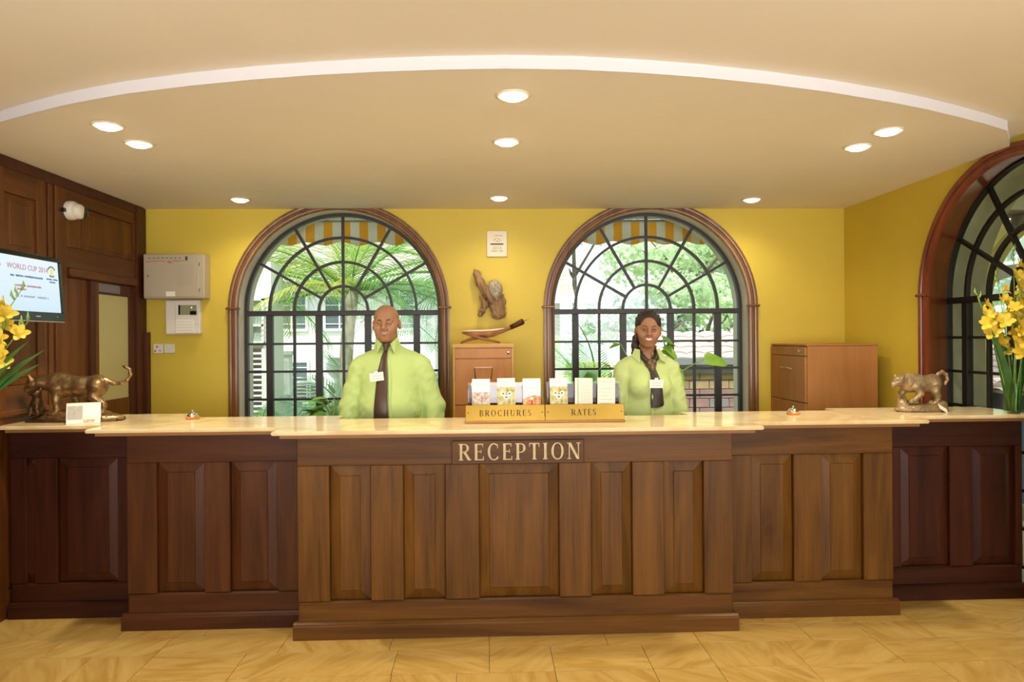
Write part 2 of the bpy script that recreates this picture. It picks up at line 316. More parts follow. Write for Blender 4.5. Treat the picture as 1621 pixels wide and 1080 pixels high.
# ------------------------------------------------------------------ mesh helpers
class MB:
    """collects vertices and faces, builds ONE mesh object"""
    def __init__(s): s.v = []; s.f = []; s.mi = []
    def add(s, vs, fs, mi=0):
        o = len(s.v); s.v += [tuple(p) for p in vs]; s.f += [tuple(i + o for i in f) for f in fs]; s.mi += [mi] * len(fs); return s
    def box(s, x0, x1, y0, y1, z0, z1, c=0.0, mi=0):
        if x0 > x1: x0, x1 = x1, x0
        if y0 > y1: y0, y1 = y1, y0
        if z0 > z1: z0, z1 = z1, z0
        if c <= 0:
            vs = [(x, y, z) for z in (z0, z1) for y in (y0, y1) for x in (x0, x1)]
            return s.add(vs, [(0, 2, 3, 1), (4, 5, 7, 6), (0, 1, 5, 4), (2, 6, 7, 3), (0, 4, 6, 2), (1, 3, 7, 5)], mi)
        c = min(c, (x1 - x0) * .45, (y1 - y0) * .45, (z1 - z0) * .45)
        bm = bmesh.new(); bmesh.ops.create_cube(bm, size=1)
        for v in bm.verts:
            v.co = ((x0 + x1) / 2 + v.co.x * (x1 - x0), (y0 + y1) / 2 + v.co.y * (y1 - y0), (z0 + z1) / 2 + v.co.z * (z1 - z0))
        bmesh.ops.bevel(bm, geom=bm.edges[:], offset=c, segments=1, affect='EDGES')
        s.frombm(bm, mi); return s
    def frombm(s, bm, mi=0):
        bm.verts.index_update()
        s.add([v.co[:] for v in bm.verts], [[v.index for v in f.verts] for f in bm.faces], mi); bm.free()
    def tube(s, pts, rad, n=8, mi=0, caps=True, flat=1.0):
        pts = [Vector(p) for p in pts]
        if not hasattr(rad, '__len__'): rad = [rad] * len(pts)
        base = len(s.v); prev = None
        for i, p in enumerate(pts):
            d = (pts[min(i + 1, len(pts) - 1)] - pts[max(i - 1, 0)]).normalized()
            if prev is None:
                a = Vector((0, 0, 1)) if abs(d.z) < .9 else Vector((1, 0, 0))
                u = d.cross(a).normalized()
            else:
                u = (prev - d * prev.dot(d)).normalized()
            prev = u; w = d.cross(u)
            for k in range(n):
                t = 2 * PI * k / n
                s.v.append(tuple(p + u * math.cos(t) * rad[i] + w * math.sin(t) * rad[i] * flat))
        for i in range(len(pts) - 1):
            for k in range(n):
                a = base + i * n + k; b = base + i * n + (k + 1) % n
                s.f.append((a, b, b + n, a + n)); s.mi.append(mi)
        if caps:
            s.f.append(tuple(base + k for k in range(n))[::-1]); s.mi.append(mi)
            s.f.append(tuple(base + (len(pts) - 1) * n + k for k in range(n))); s.mi.append(mi)
        return s
    def lathe(s, prof, c=(0, 0, 0), n=24, mi=0, axis='Z'):
        base = len(s.v); c = Vector(c)
        for r, h in prof:
            for k in range(n):
                t = 2 * PI * k / n
                q = Vector((r * math.cos(t), r * math.sin(t), h))
                if axis == 'Y': q = Vector((q.x, -q.z, q.y))
                if axis == 'X': q = Vector((q.z, q.x, q.y))
                s.v.append(tuple(c + q))
        for i in range(len(prof) - 1):
            for k in range(n):
                a = base + i * n + k; b = base + i * n + (k + 1) % n
                s.f.append((a, b, b + n, a + n)); s.mi.append(mi)
        if prof[0][0] > 1e-5: s.f.append(tuple(base + k for k in range(n))[::-1]); s.mi.append(mi)
        if prof[-1][0] > 1e-5: s.f.append(tuple(base + (len(prof) - 1) * n + k for k in range(n))); s.mi.append(mi)
        return s
    def prism(s, poly, a0, a1, axis='Z', mi=0):
        """polygon in the plane across `axis`, extruded from a0 to a1"""
        def P(p, a):
            return {'Z': (p[0], p[1], a), 'Y': (p[0], a, p[1]), 'X': (a, p[0], p[1])}[axis]
        n = len(poly)
        vs = [P(p, a0) for p in poly] + [P(p, a1) for p in poly]
        fs = [tuple(range(n)), tuple(range(2 * n - 1, n - 1, -1))] + [(i, i + n, (i + 1) % n + n, (i + 1) % n) for i in range(n)]
        return s.add(vs, fs, mi)
    def mesh(s, name, mats, smooth=False, fix=True):
        me = bpy.data.meshes.new(name); me.from_pydata(s.v, [], s.f)
        for m in (mats if isinstance(mats, (list, tuple)) else [mats]): me.materials.append(M[m] if isinstance(m, str) else m)
        me.polygons.foreach_set('material_index', s.mi)
        if fix:
            bm = bmesh.new(); bm.from_mesh(me); bmesh.ops.recalc_face_normals(bm, faces=bm.faces[:]); bm.to_mesh(me); bm.free()
        if smooth: me.polygons.foreach_set('use_smooth', [True] * len(me.polygons))
        if smooth == 'auto': me.set_sharp_from_angle(angle=math.radians(40))
        me.update(); return me
    def build(s, name, mats, parent=None, loc=(0, 0, 0), smooth=False, rot=None, world=False, fix=True):
        me = s.mesh(name, mats, smooth, fix)
        return place(name, me, parent, loc, rot, world)

def wloc(o):
    v = Vector((0, 0, 0))
    while o is not None: v += Vector(o.location); o = o.parent
    return v
def place(name, me, parent=None, loc=(0, 0, 0), rot=None, world=False):
    o = bpy.data.objects.new(name, me); COL.objects.link(o)
    if world:                       # geometry given in room coordinates: shift it to the parent's (or own) origin
        org = wloc(parent) if parent is not None else Vector(loc)
        me.transform(Matrix.Translation(-org))
        o.location = (0, 0, 0) if parent is not None else loc
    else:
        o.location = loc
    if rot: o.rotation_euler = rot
    if parent is not None: o.parent = parent
    return o
def thing(name, label, cat, loc=(0, 0, 0), rz=0, group=None, kind=None):
    o = bpy.data.objects.new(name, None); o.empty_display_size = 0.05; COL.objects.link(o)
    o.location = loc; o.rotation_euler = (0, 0, rz)
    return tag(o, label, cat, group, kind)
def tag(o, label=None, cat=None, group=None, kind=None):
    if label: o['label'] = label
    if cat: o['category'] = cat
    if group: o['group'] = group
    if kind: o['kind'] = kind
    return o
def struct(name, label, cat, loc=(0, 0, 0)):
    return thing(name, label, cat, loc, kind='structure')
def copy_tree(o, parent=None):
    c = o.copy(); COL.objects.link(c); c.parent = parent
    for ch in o.children: copy_tree(ch, c)
    return c
def center_mesh(me, c):
    me.transform(Matrix.Translation(-Vector(c)))

def text_mesh(txt, size, extr=0.0006, align='CENTER'):
    cu = bpy.data.curves.new('lettering', 'FONT'); cu.body = txt; cu.size = size; cu.extrude = extr
    cu.align_x = align; cu.resolution_u = 3
    o = bpy.data.objects.new('lettering', cu); COL.objects.link(o)
    me = bpy.data.meshes.new_from_object(o.evaluated_get(bpy.context.evaluated_depsgraph_get()))
    bpy.data.objects.remove(o); bpy.data.curves.remove(cu)
    return me
def text(name, txt, size, m, parent, loc, rot=(PI / 2, 0, 0), extr=0.0006, align='CENTER'):
    me = text_mesh(txt, size, extr, align); me.materials.clear(); me.materials.append(M[m])
    return place(name, me, parent, loc, rot)

# --- serif capitals cut from strokes (cap height 1)
def _ln(x0, y0, x1, y1, w):
    d = Vector((x1 - x0, y1 - y0)); nrm = Vector((-d.y, d.x)).normalized() * w / 2
    if abs(d.y) > 0.3:              # keep ends of stems and diagonals level
        h = Vector((w / 2 * math.hypot(d.x, d.y) / abs(d.y), 0))
        return [(x0 - h.x, y0), (x0 + h.x, y0), (x1 + h.x, y1), (x1 - h.x, y1)]
    return [(x0 + nrm.x, y0 + nrm.y), (x1 + nrm.x, y1 + nrm.y), (x1 - nrm.x, y1 - nrm.y), (x0 - nrm.x, y0 - nrm.y)]
def _arc(cx, cy, rx, ry, a0, a1, thick, thin=0.055, n=14):
    out = []
    P = []
    for i in range(n + 1):
        a = math.radians(a0 + (a1 - a0) * i / n); w = thin + (thick - thin) * abs(math.cos(a)) ** 1.3
        P.append(((cx + (rx - w) * math.cos(a), cy + (ry - min(w, thin + .02)) * math.sin(a)), (cx + rx * math.cos(a), cy + ry * math.sin(a))))
    for i in range(n): out.append([P[i][0], P[i][1], P[i + 1][1], P[i + 1][0]])
    return out
def _sf(x, y, w=0.26, t=0.05):
    return [(x - w / 2, y), (x + w / 2, y), (x + w / 2, y + t), (x - w / 2, y + t)]
T = 0.15
def serif(ch):
    if ch == 'R': return .78, [_ln(.17, 0, .17, 1, T), _ln(.17, .97, .40, .97, .055), _ln(.17, .5, .42, .5, .05), _ln(.38, .5, .68, 0, T), _sf(.17, 0), _sf(.12, .95, .2), _sf(.69, 0, .2)] + _arc(.38, .74, .27, .255, -90, 90, T)
    if ch == 'P': return .68, [_ln(.17, 0, .17, 1, T), _ln(.17, .97, .38, .97, .055), _ln(.17, .45, .38, .45, .05), _sf(.17, 0), _sf(.12, .95, .2)] + _arc(.36, .71, .28, .285, -90, 90, T)
    if ch == 'B': return .72, [_ln(.17, 0, .17, 1, T), _ln(.1, .97, .36, .97, .055), _ln(.17, .52, .36, .52, .05), _ln(.1, .03, .36, .03, .055)] + _arc(.36, .76, .24, .235, -90, 90, T) + _arc(.36, .27, .30, .27, -90, 90, T)
    if ch == 'E': return .68, [_ln(.17, 0, .17, 1, T), _ln(.08, .97, .58, .97, .06), _ln(.08, .03, .62, .03, .06), _ln(.17, .52, .48, .52, .05), _ln(.57, .80, .57, 1, .045), _ln(.61, 0, .61, .22, .045), _ln(.47, .42, .47, .63, .045)]
    if ch == 'C': return .78, [_ln(.66, .70, .66, .95, .045), _ln(.66, .05, .66, .22, .04)] + _arc(.44, .5, .38, .52, 48, 318, T)
    if ch == 'T': return .72, [_ln(.36, 0, .36, 1, T), _ln(.05, .97, .67, .97, .06), _ln(.07, .76, .07, 1, .045), _ln(.65, .76, .65, 1, .045), _sf(.36, 0)]
    if ch == 'I': return .36, [_ln(.18, 0, .18, 1, T), _sf(.18, 0), _sf(.18, .95)]
    if ch == 'O': return .86, _arc(.43, .5, .38, .52, 0, 360, T, n=28)
    if ch == 'N': return .86, [_ln(.16, 0, .16, 1, .06), _ln(.72, 0, .72, 1, .06), _ln(.17, 1, .70, 0, T), _sf(.16, 0, .24), _sf(.12, .95, .2), _sf(.72, .95, .24)]
    if ch == 'H': return .88, [_ln(.19, 0, .19, 1, T), _ln(.69, 0, .69, 1, T), _ln(.19, .51, .69, .51, .05), _sf(.19, 0), _sf(.19, .95), _sf(.69, 0), _sf(.69, .95)]
    if ch == 'U': return .84, [_ln(.19, .3, .19, 1, T), _ln(.68, .3, .68, 1, .06), _sf(.19, .95), _sf(.68, .95, .22)] + _arc(.43, .32, .29, .34, 180, 360, .13)
    if ch == 'S': return .60, [_ln(.48, .74, .48, .96, .045), _ln(.1, .04, .1, .27, .045)] + _arc(.30, .755, .21, .265, 60, 270, .13) + _arc(.30, .26, .23, .275, -120, 90, .13)
    if ch == 'A': return .84, [_ln(.14, 0, .42, 1, .06), _ln(.70, 0, .42, 1, T), _ln(.24, .35, .62, .35, .05), _sf(.14, 0, .22), _sf(.70, 0, .24)]
def serif_word(word, x0, x1, zb, h, y, depth, m, parent, name='letter'):
    """word spread between x0 and x1, standing on zb, front towards -y"""
    ws = [serif(c)[0] * h for c in word]
    gap = ((x1 - x0) - sum(ws)) / (len(word) - 1); x = x0
    for c, w in zip(word, ws):
        b = MB()
        for i, q in enumerate(serif(c)[1]):
            e = 0.00005 * i
            b.prism([(px * h, pz * h) for px, pz in q], -depth - e, 0.0, 'Y')
        b.build(name, m, parent, (x, y, zb)); x += w + gap

# ------------------------------------------------------------------ implicit surfaces
def _smin(a, b, k):
    if k <= 0: return np.minimum(a, b)
    h = np.clip(0.5 + 0.5 * (b - a) / k, 0, 1)
    return b + (a - b) * h - k * h * (1 - h)
class SDF:
    """smooth union of round cones and ellipsoids, meshed with surface nets"""
    def __init__(s): s.p = []
    def rc(s, a, b, ra, rb=None, k=0.02, op=1):
        s.p.append(('c', np.array(a, float), np.array(b, float), ra, ra if rb is None else rb, k, op)); return s
    def chain(s, pts, rads, k=0.02, op=1):
        for i in range(len(pts) - 1): s.rc(pts[i], pts[i + 1], rads[i], rads[i + 1], k, op)
        return s
    def el(s, c, r, k=0.02, op=1, rot=None):
        s.p.append(('e', np.array(c, float), np.array(r, float), None if rot is None else np.array(rot), 0, k, op)); return s
    def sym(s, fn):
        for sx in (-1, 1): fn(s, sx)
        return s
    def xf(s, R=None, t=(0, 0, 0)):
        """rotate about the origin then shift every primitive so far"""
        Rm = np.eye(3) if R is None else np.array(R); t = np.array(t, float); q = []
        for p in s.p:
            if p[0] == 'c': q.append(('c', Rm @ p[1] + t, Rm @ p[2] + t) + p[3:])
            else: q.append(('e', Rm @ p[1] + t, p[2], Rm if p[3] is None else Rm @ p[3]) + p[4:])
        s.p = q; return s
    def _d(s, p, X, Y, Z):
        if p[0] == 'c':
            a, b, ra, rb = p[1:5]; d = b - a; L = max(float(d @ d), 1e-12)
            t = np.clip(((X - a[0]) * d[0] + (Y - a[1]) * d[1] + (Z - a[2]) * d[2]) / L, 0, 1)
            return np.sqrt((X - a[0] - t * d[0]) ** 2 + (Y - a[1] - t * d[1]) ** 2 + (Z - a[2] - t * d[2]) ** 2) - (ra + t * (rb - ra))
        c, r, R = p[1], p[2], p[3]
        x, y, z = X - c[0], Y - c[1], Z - c[2]
        if R is not None:
            x, y, z = (R[0, 0] * x + R[1, 0] * y + R[2, 0] * z, R[0, 1] * x + R[1, 1] * y + R[2, 1] * z, R[0, 2] * x + R[1, 2] * y + R[2, 2] * z)
        k0 = np.sqrt((x / r[0]) ** 2 + (y / r[1]) ** 2 + (z / r[2]) ** 2)
        k1 = np.sqrt((x / r[0] ** 2) ** 2 + (y / r[1] ** 2) ** 2 + (z / r[2] ** 2) ** 2)
        return k0 * (k0 - 1) / np.maximum(k1, 1e-9)
    def at(s, X, Y, Z):
        F = np.full(np.broadcast(X, Y, Z).shape, 9.0)
        for p in s.p:
            d = s._d(p, X, Y, Z)
            F = _smin(F, d, p[5]) if p[6] > 0 else -_smin(-F, d, p[5])
        return F
    def bounds(s):
        lo = np.full(3, 9e9); hi = -lo
        for p in s.p:
            if p[6] < 0: continue
            if p[0] == 'c': a = np.minimum(p[1] - p[3], p[2] - p[4]); b = np.maximum(p[1] + p[3], p[2] + p[4])
            else: r = p[2] if p[3] is None else np.full(3, p[2].max()); a, b = p[1] - r, p[1] + r
            lo = np.minimum(lo, a); hi = np.maximum(hi, b)
        return lo, hi
    def field(s, res):
        lo, hi = s.bounds(); lo = lo - 3 * res - .01; hi = hi + 3 * res + .01
        n = np.ceil((hi - lo) / res).astype(int) + 1
        ax = [lo[i] + res * np.arange(n[i]) for i in range(3)]
        F = np.full(n, 0.08, np.float32)
        for p in s.p:
            if p[0] == 'c': a = np.minimum(p[1] - p[3], p[2] - p[4]); b = np.maximum(p[1] + p[3], p[2] + p[4])
            else: r = p[2] if p[3] is None else np.full(3, p[2].max()); a, b = p[1] - r, p[1] + r
            m = p[5] + 0.03
            i0 = np.clip(((a - m - lo) / res).astype(int), 0, n - 1); i1 = np.clip(((b + m - lo) / res).astype(int) + 2, 1, n)
            sl = tuple(slice(i0[i], i1[i]) for i in range(3))
            X = ax[0][sl[0]][:, None, None]; Y = ax[1][sl[1]][None, :, None]; Z = ax[2][sl[2]][None, None, :]
            d = s._d(p, X, Y, Z)
            F[sl] = _smin(F[sl], d, p[5]) if p[6] > 0 else -_smin(-F[sl], d, p[5])
        return F, lo, ax
    def nets(s, res, cut=None):
        F, lo, ax = s.field(res)
        if cut is not None: F = cut(F, ax[0][:, None, None], ax[1][None, :, None], ax[2][None, None, :]).astype(np.float32)
        return surface_nets(F, lo, res)
def surface_nets(F, lo, res):
    n = np.array(F.shape); ins = F < 0
    c = n - 1
    cnt = np.zeros(c, np.int8)
    for i in (0, 1):
        for j in (0, 1):
            for k in (0, 1): cnt += ins[i:i + c[0], j:j + c[1], k:k + c[2]]
    act = np.argwhere((cnt > 0) & (cnt < 8))
    idx = np.full(c, -1, np.int32); idx[tuple(act.T)] = np.arange(len(act))
    pos = np.zeros((len(act), 3)); w = np.zeros(len(act))
    cor = [(i, j, k) for i in (0, 1) for j in (0, 1) for k in (0, 1)]
    for a in cor:
        for ax_ in range(3):
            if a[ax_]: continue
            b = list(a); b[ax_] = 1
            va = F[act[:, 0] + a[0], act[:, 1] + a[1], act[:, 2] + a[2]]; vb = F[act[:, 0] + b[0], act[:, 1] + b[1], act[:, 2] + b[2]]
            m = (va < 0) != (vb < 0)
            t = np.where(m, va / np.where(m, va - vb, 1), 0)
            for q in range(3):
                pos[:, q] += np.where(m, a[q] + (t if q == ax_ else 0), 0)
            w += m
    P = (act + pos / w[:, None]) * res + lo
    Q = []
    for ax_ in range(3):
        u, v = (ax_ + 1) % 3, (ax_ + 2) % 3
        sl0 = [slice(None)] * 3; sl1 = [slice(None)] * 3
        sl0[ax_] = slice(0, n[ax_] - 1); sl1[ax_] = slice(1, n[ax_])
        A = ins[tuple(sl0)]; B = ins[tuple(sl1)]
        E = np.argwhere(A != B)
        E = E[(E[:, u] > 0) & (E[:, v] > 0) & (E[:, u] < c[u]) & (E[:, v] < c[v])]
        fl = A[tuple(E.T)]
        def g(du, dv):
            q = E.copy(); q[:, u] += du; q[:, v] += dv; return idx[tuple(q.T)]
        q = np.stack([g(-1, -1), g(0, -1), g(0, 0), g(-1, 0)], 1)
        q[~fl] = q[~fl][:, ::-1]; Q.append(q)
    Q = np.concatenate(Q)
    return P, Q[(Q >= 0).all(1)]
def np_mesh(name, P, Q, mats, region=None):
    me = bpy.data.meshes.new(name)
    me.vertices.add(len(P)); me.vertices.foreach_set('co', P.astype(np.float32).ravel())
    me.loops.add(len(Q) * 4); me.loops.foreach_set('vertex_index', Q.astype(np.int32).ravel())
    me.polygons.add(len(Q)); me.polygons.foreach_set('loop_start', np.arange(len(Q), dtype=np.int32) * 4)
    for m in mats: me.materials.append(M[m])
    me.polygons.foreach_set('use_smooth', np.ones(len(Q), bool))
    if region is not None: me.polygons.foreach_set('material_index', region(P[Q].mean(1)).astype(np.int32))
    me.update(calc_edges=True); me.validate()
    return me
def sdf_obj(name, sdf, res, mats, parent=None, loc=(0, 0, 0), region=None, cut=None, disp=None, world=False):
    P, Q = sdf.nets(res, cut)
    if disp is not None:
        me = np_mesh(name, P, Q, []); nr = np.zeros(len(P) * 3, np.float32); me.vertices.foreach_get('normal', nr)
        nr = nr.reshape(-1, 3); bpy.data.meshes.remove(me)
        P = P + nr * disp(P)[:, None]
    return place(name, np_mesh(name, P, Q, mats if isinstance(mats, (list, tuple)) else [mats], region), parent, loc, None, world)

# ------------------------------------------------------------------ room shell
XL, XR, YB, ZC, ZU = -2.70, 2.945, 5.62, 2.60, 2.652
floor = tag(MB().box(-6, 6, -7, 6.1, -0.25, -0.006).build('floor', 'grout'), 'yellow veined stone floor in front of the counter', 'floor', kind='structure')
rows = [(2.05, 2.36), (2.36, 2.66), (2.66, 2.93), (2.93, 3.225), (3.225, 3.485), (3.485, 3.70), (3.70, 3.98), (3.98, 4.12)]
joints = [[-2.4, -1.9, -1.3, -.75, -.15, .46, 1.07, 1.5, 2.1, 2.6], [-2.3, -1.65, -1.05, -.45, .0, .61, 1.2, 1.8, 2.4],
          [-2.5, -1.9, -1.2, -.6, -.15, .305, .9, 1.5, 2.1, 2.72], [-2.25, -1.65, -1.2, -.45, -.15, .305, .765, 1.07, 1.5, 2.1, 2.45, 2.95],
          [-2.55, -1.95, -1.65, -1.2, -.455, 0, .305, .765, 1.07, 1.5, 1.97, 2.35, 2.85], [-2.2, -1.65, -1.05, -.5, 0, .6, 1.07, 1.65, 1.97, 2.3, 2.72],
          [-2.4, -1.95, -1.5, -.9, 0, .9, 1.5, 1.95, 2.3, 2.72], [-2.2, -1.6, 0, 1.6, 2.3]]
rnd = random.Random(3)
for (ya, yb), js in zip(rows, joints):
    e = [-3.0] + js + [3.4]
    for xa, xb in zip(e[:-1], e[1:]):
        MB().box(-(xb - xa) / 2 + .0012, (xb - xa) / 2 - .0012, -(yb - ya) / 2 + .0012, (yb - ya) / 2 - .0012, -0.02, rnd.uniform(-.0008, 0), c=.0012).build('floor_tile', 'tile', floor, ((xa + xb) / 2, (ya + yb) / 2, 0))
lob = MB()
for i in range(20):
    for j in range(15):
        lob.box(-6 + i * .6 + .002, -5.4 + i * .6 - .002, -7 + j * .6 + .002, -6.4 + j * .6 - .002, -.02, -.0005)
lob.box(-6, 6, 4.12, 5.62, -.02, -.0005)
tag(lob.build('distant_paving', 'tile', floor), kind='stuff')

def arch(cx, r, zs, zb, n=40, closed=True):
    """outline (x, z) of a round-headed opening, left foot over the head to right foot"""
    return [(cx - r, zb)] + [(cx - r * math.cos(PI * i / n), zs + r * math.sin(PI * i / n)) for i in range(n + 1)] + [(cx + r, zb)]
def holed_plate(outer, holes, a, mb, tr):
    bm = bmesh.new(); es = []
    for lp in [outer] + holes:
        vs = [bm.verts.new((p[0], p[1], 0)) for p in lp]
        es += [bm.edges.new((vs[i], vs[(i + 1) % len(vs)])) for i in range(len(vs))]
    bmesh.ops.triangle_fill(bm, use_beauty=True, edges=es)
    bm.verts.index_update()
    mb.add([tr(v.co.x, v.co.y, a) for v in bm.verts], [[v.index for v in f.verts] for f in bm.faces]); bm.free()
ZS, RT, ZB_ = 1.79, 0.80, 0.60
WX = (-1.178, 1.335)
def wall_with_holes(name, outer, holes, t0, t1, axis, m, label, lined=True):
    tr = (lambda x, z, a: (x, a, z)) if axis == 'Y' else (lambda y, z, a: (a, y, z))
    mb = MB(); holed_plate(outer, [h[0] for h in holes], t0, mb, tr); holed_plate(outer, [h[1] for h in holes], t1, mb, tr)
    for lp in [(outer, outer)] + (holes if lined else []):
        n = len(lp[0]); mb.add([tr(*p, t0) for p in lp[0]] + [tr(*p, t1) for p in lp[1]], [(i, (i + 1) % n, (i + 1) % n + n, i + n) for i in range(n)])
    return tag(mb.build(name, m), label, 'wall', kind='structure')
hb = [(arch(cx, RT + .014, ZS, ZB_),) * 2 for cx in WX]
wall_with_holes('wall_back', [(-2.95, 0), (3.5, 0), (3.5, 2.66), (-2.95, 2.66)], hb, YB, YB + .34, 'Y', 'yellow', 'yellow painted back wall with two arched windows')
R3C, R3R, R3Z = (3.79, 3.89, 3.93), (0.745, 0.805, 0.83), 1.805
XF = 3.20
wall_with_holes('wall_right', [(2.2, -.2), (5.62, -.2), (5.62, 2.66), (2.2, 2.66)], [(arch(3.79, .757, R3Z, -.1), arch(3.93, .845, R3Z, -.1))], XR, 3.5, 'X', 'yellow', 'yellow painted right wall around the big arched window', False)
wl_ = tag(MB().box(-2.98, -2.722, 2.2, 5.96, 0, 2.66).build('wall_left', 'wall_wood_v'), 'dark wood panelled left wall', 'wall', kind='structure')

# lobby behind the camera: side walls, stub walls, open front
tag(MB().box(-6.2, -6, -7, 2.4, 0, 2.66).build('wall_lobby_left', 'yellow'), 'yellow lobby wall left of the camera', 'wall', kind='structure')
tag(MB().box(6, 6.2, -7, 2.4, 0, 2.66).build('wall_lobby_right', 'yellow'), 'yellow lobby wall right of the camera', 'wall', kind='structure')
tag(MB().box(-6, -2.98, 2.2, 2.4, 0, 2.66).build('wall_return_left', 'yellow'), 'yellow return wall at the left end of the counter bay', 'wall', kind='structure')
tag(MB().box(3.5, 6, 2.2, 2.4, 0, 2.66).build('wall_return_right', 'yellow'), 'yellow return wall at the right end of the counter bay', 'wall', kind='structure')
tag(MB().box(-6, 6, -7, -6.8, 2.1, 2.66).box(-6, -3.5, -7, -6.8, 0, 2.1).box(3.5, 6, -7, -6.8, 0, 2.1).box(-.2, .2, -7, -6.8, 0, 2.1).build('wall_front', 'yellow'), 'front lobby wall with two wide open entrances', 'wall', kind='structure')
tag(MB().box(-6.2, 6.2, -7.2, 5.97, ZU, 2.9).build('ceiling', 'ceiling'), 'cream ceiling of the lobby', 'ceiling', kind='structure')
curve = [(-2.722, 3.69), (-2.52, 3.54), (-2.316, 3.404), (-2.1, 3.28), (-1.875, 3.159), (-1.7, 3.08), (-1.522, 3.006), (-1.216, 2.908), (-.935, 2.835), (-.671, 2.782), (-.415, 2.744), (-.167, 2.718), (.079, 2.704), (.352, 2.710),
         (.607, 2.737), (.874, 2.782), (1.16, 2.848), (1.471, 2.938), (1.825, 3.066), (2.04, 3.155), (2.245, 3.252), (2.47, 3.365), (2.685, 3.486)]
low = MB().prism(curve + [(XR, 3.80), (XR, YB), (-2.722, YB)], ZC, ZU + .01).build('ceiling_lowered', 'ceiling')
tag(low, 'lowered cream ceiling with a curved front edge over the counter', 'ceiling', kind='structure')
fas = MB(); n = len(curve)
off = [(x, y - .006) for x, y in curve]
fas.add([(x, y, ZC - .001) for x, y in off] + [(x, y, ZU) for x, y in off] + [(x, y, ZC - .001) for x, y in curve] + [(x, y, ZU) for x, y in curve],
        [(i, i + 1, n + i + 1, n + i) for i in range(n - 1)] + [(2 * n + i, 2 * n + i + 1, i + 1, i) for i in range(n - 1)] + [(n - 1, 3 * n - 1, 4 * n - 1, 2 * n - 1)])
tag(fas.build('trim_1', 'fascia', smooth='auto'), 'white curved fascia strip across the ceiling', 'trim', kind='structure')

# ------------------------------------------------------------------ arched windows
def sweep_arch(mb, prof, r_c=0.0, zs=ZS, zb=ZB_, n=40, clip=None, mi=0):
    """prof: (r, y) ring swept over a round-headed path"""
    m = len(prof); base = len(mb.v)
    path = [(-1, 0, zb)] + [(-math.cos(PI * i / n), math.sin(PI * i / n), zs) for i in range(n + 1)] + [(1, 0, zb)]
    for cx, sz, z0 in path:
        for r, y in prof: mb.v.append((r * cx, y, z0 + r * sz))
    for i in range(len(path) - 1):
        for k in range(m):
            a = base + i * m + k; b = base + i * m + (k + 1) % m
            mb.f.append((a, b, b + m, a + m)); mb.mi.append(mi)
    mb.f.append(tuple(base + k for k in range(m))); mb.mi.append(mi)
    mb.f.append(tuple(base + (len(path) - 1) * m + k for k in range(m))); mb.mi.append(mi)
    return mb
def clip_top(o, z):
    bm = bmesh.new(); bm.from_mesh(o.data)
    bmesh.ops.bisect_plane(bm, geom=bm.verts[:] + bm.edges[:] + bm.faces[:], plane_co=(0, 0, z), plane_no=(0, 0, 1), clear_outer=True)
    bm.to_mesh(o.data); bm.free()
def ring_piece(r0, r1, a0, a1, y0, y1, zs, n):
    mb = MB(); A = [math.radians(a0 + (a1 - a0) * i / n) for i in range(n + 1)]
    vs = []
    for a in A:
        for r, y in ((r0, y0), (r1, y0), (r1, y1), (r0, y1)): vs.append((r * math.cos(a), y, zs + r * math.sin(a)))
    fs = [(0, 1, 2, 3), (4 * n, 4 * n + 1, 4 * n + 2, 4 * n + 3)]
    for i in range(n):
        for k in range(4): fs.append((i * 4 + k, i * 4 + (k + 1) % 4, i * 4 + 4 + (k + 1) % 4, i * 4 + 4 + k))
    mb.add(vs, fs); return mb
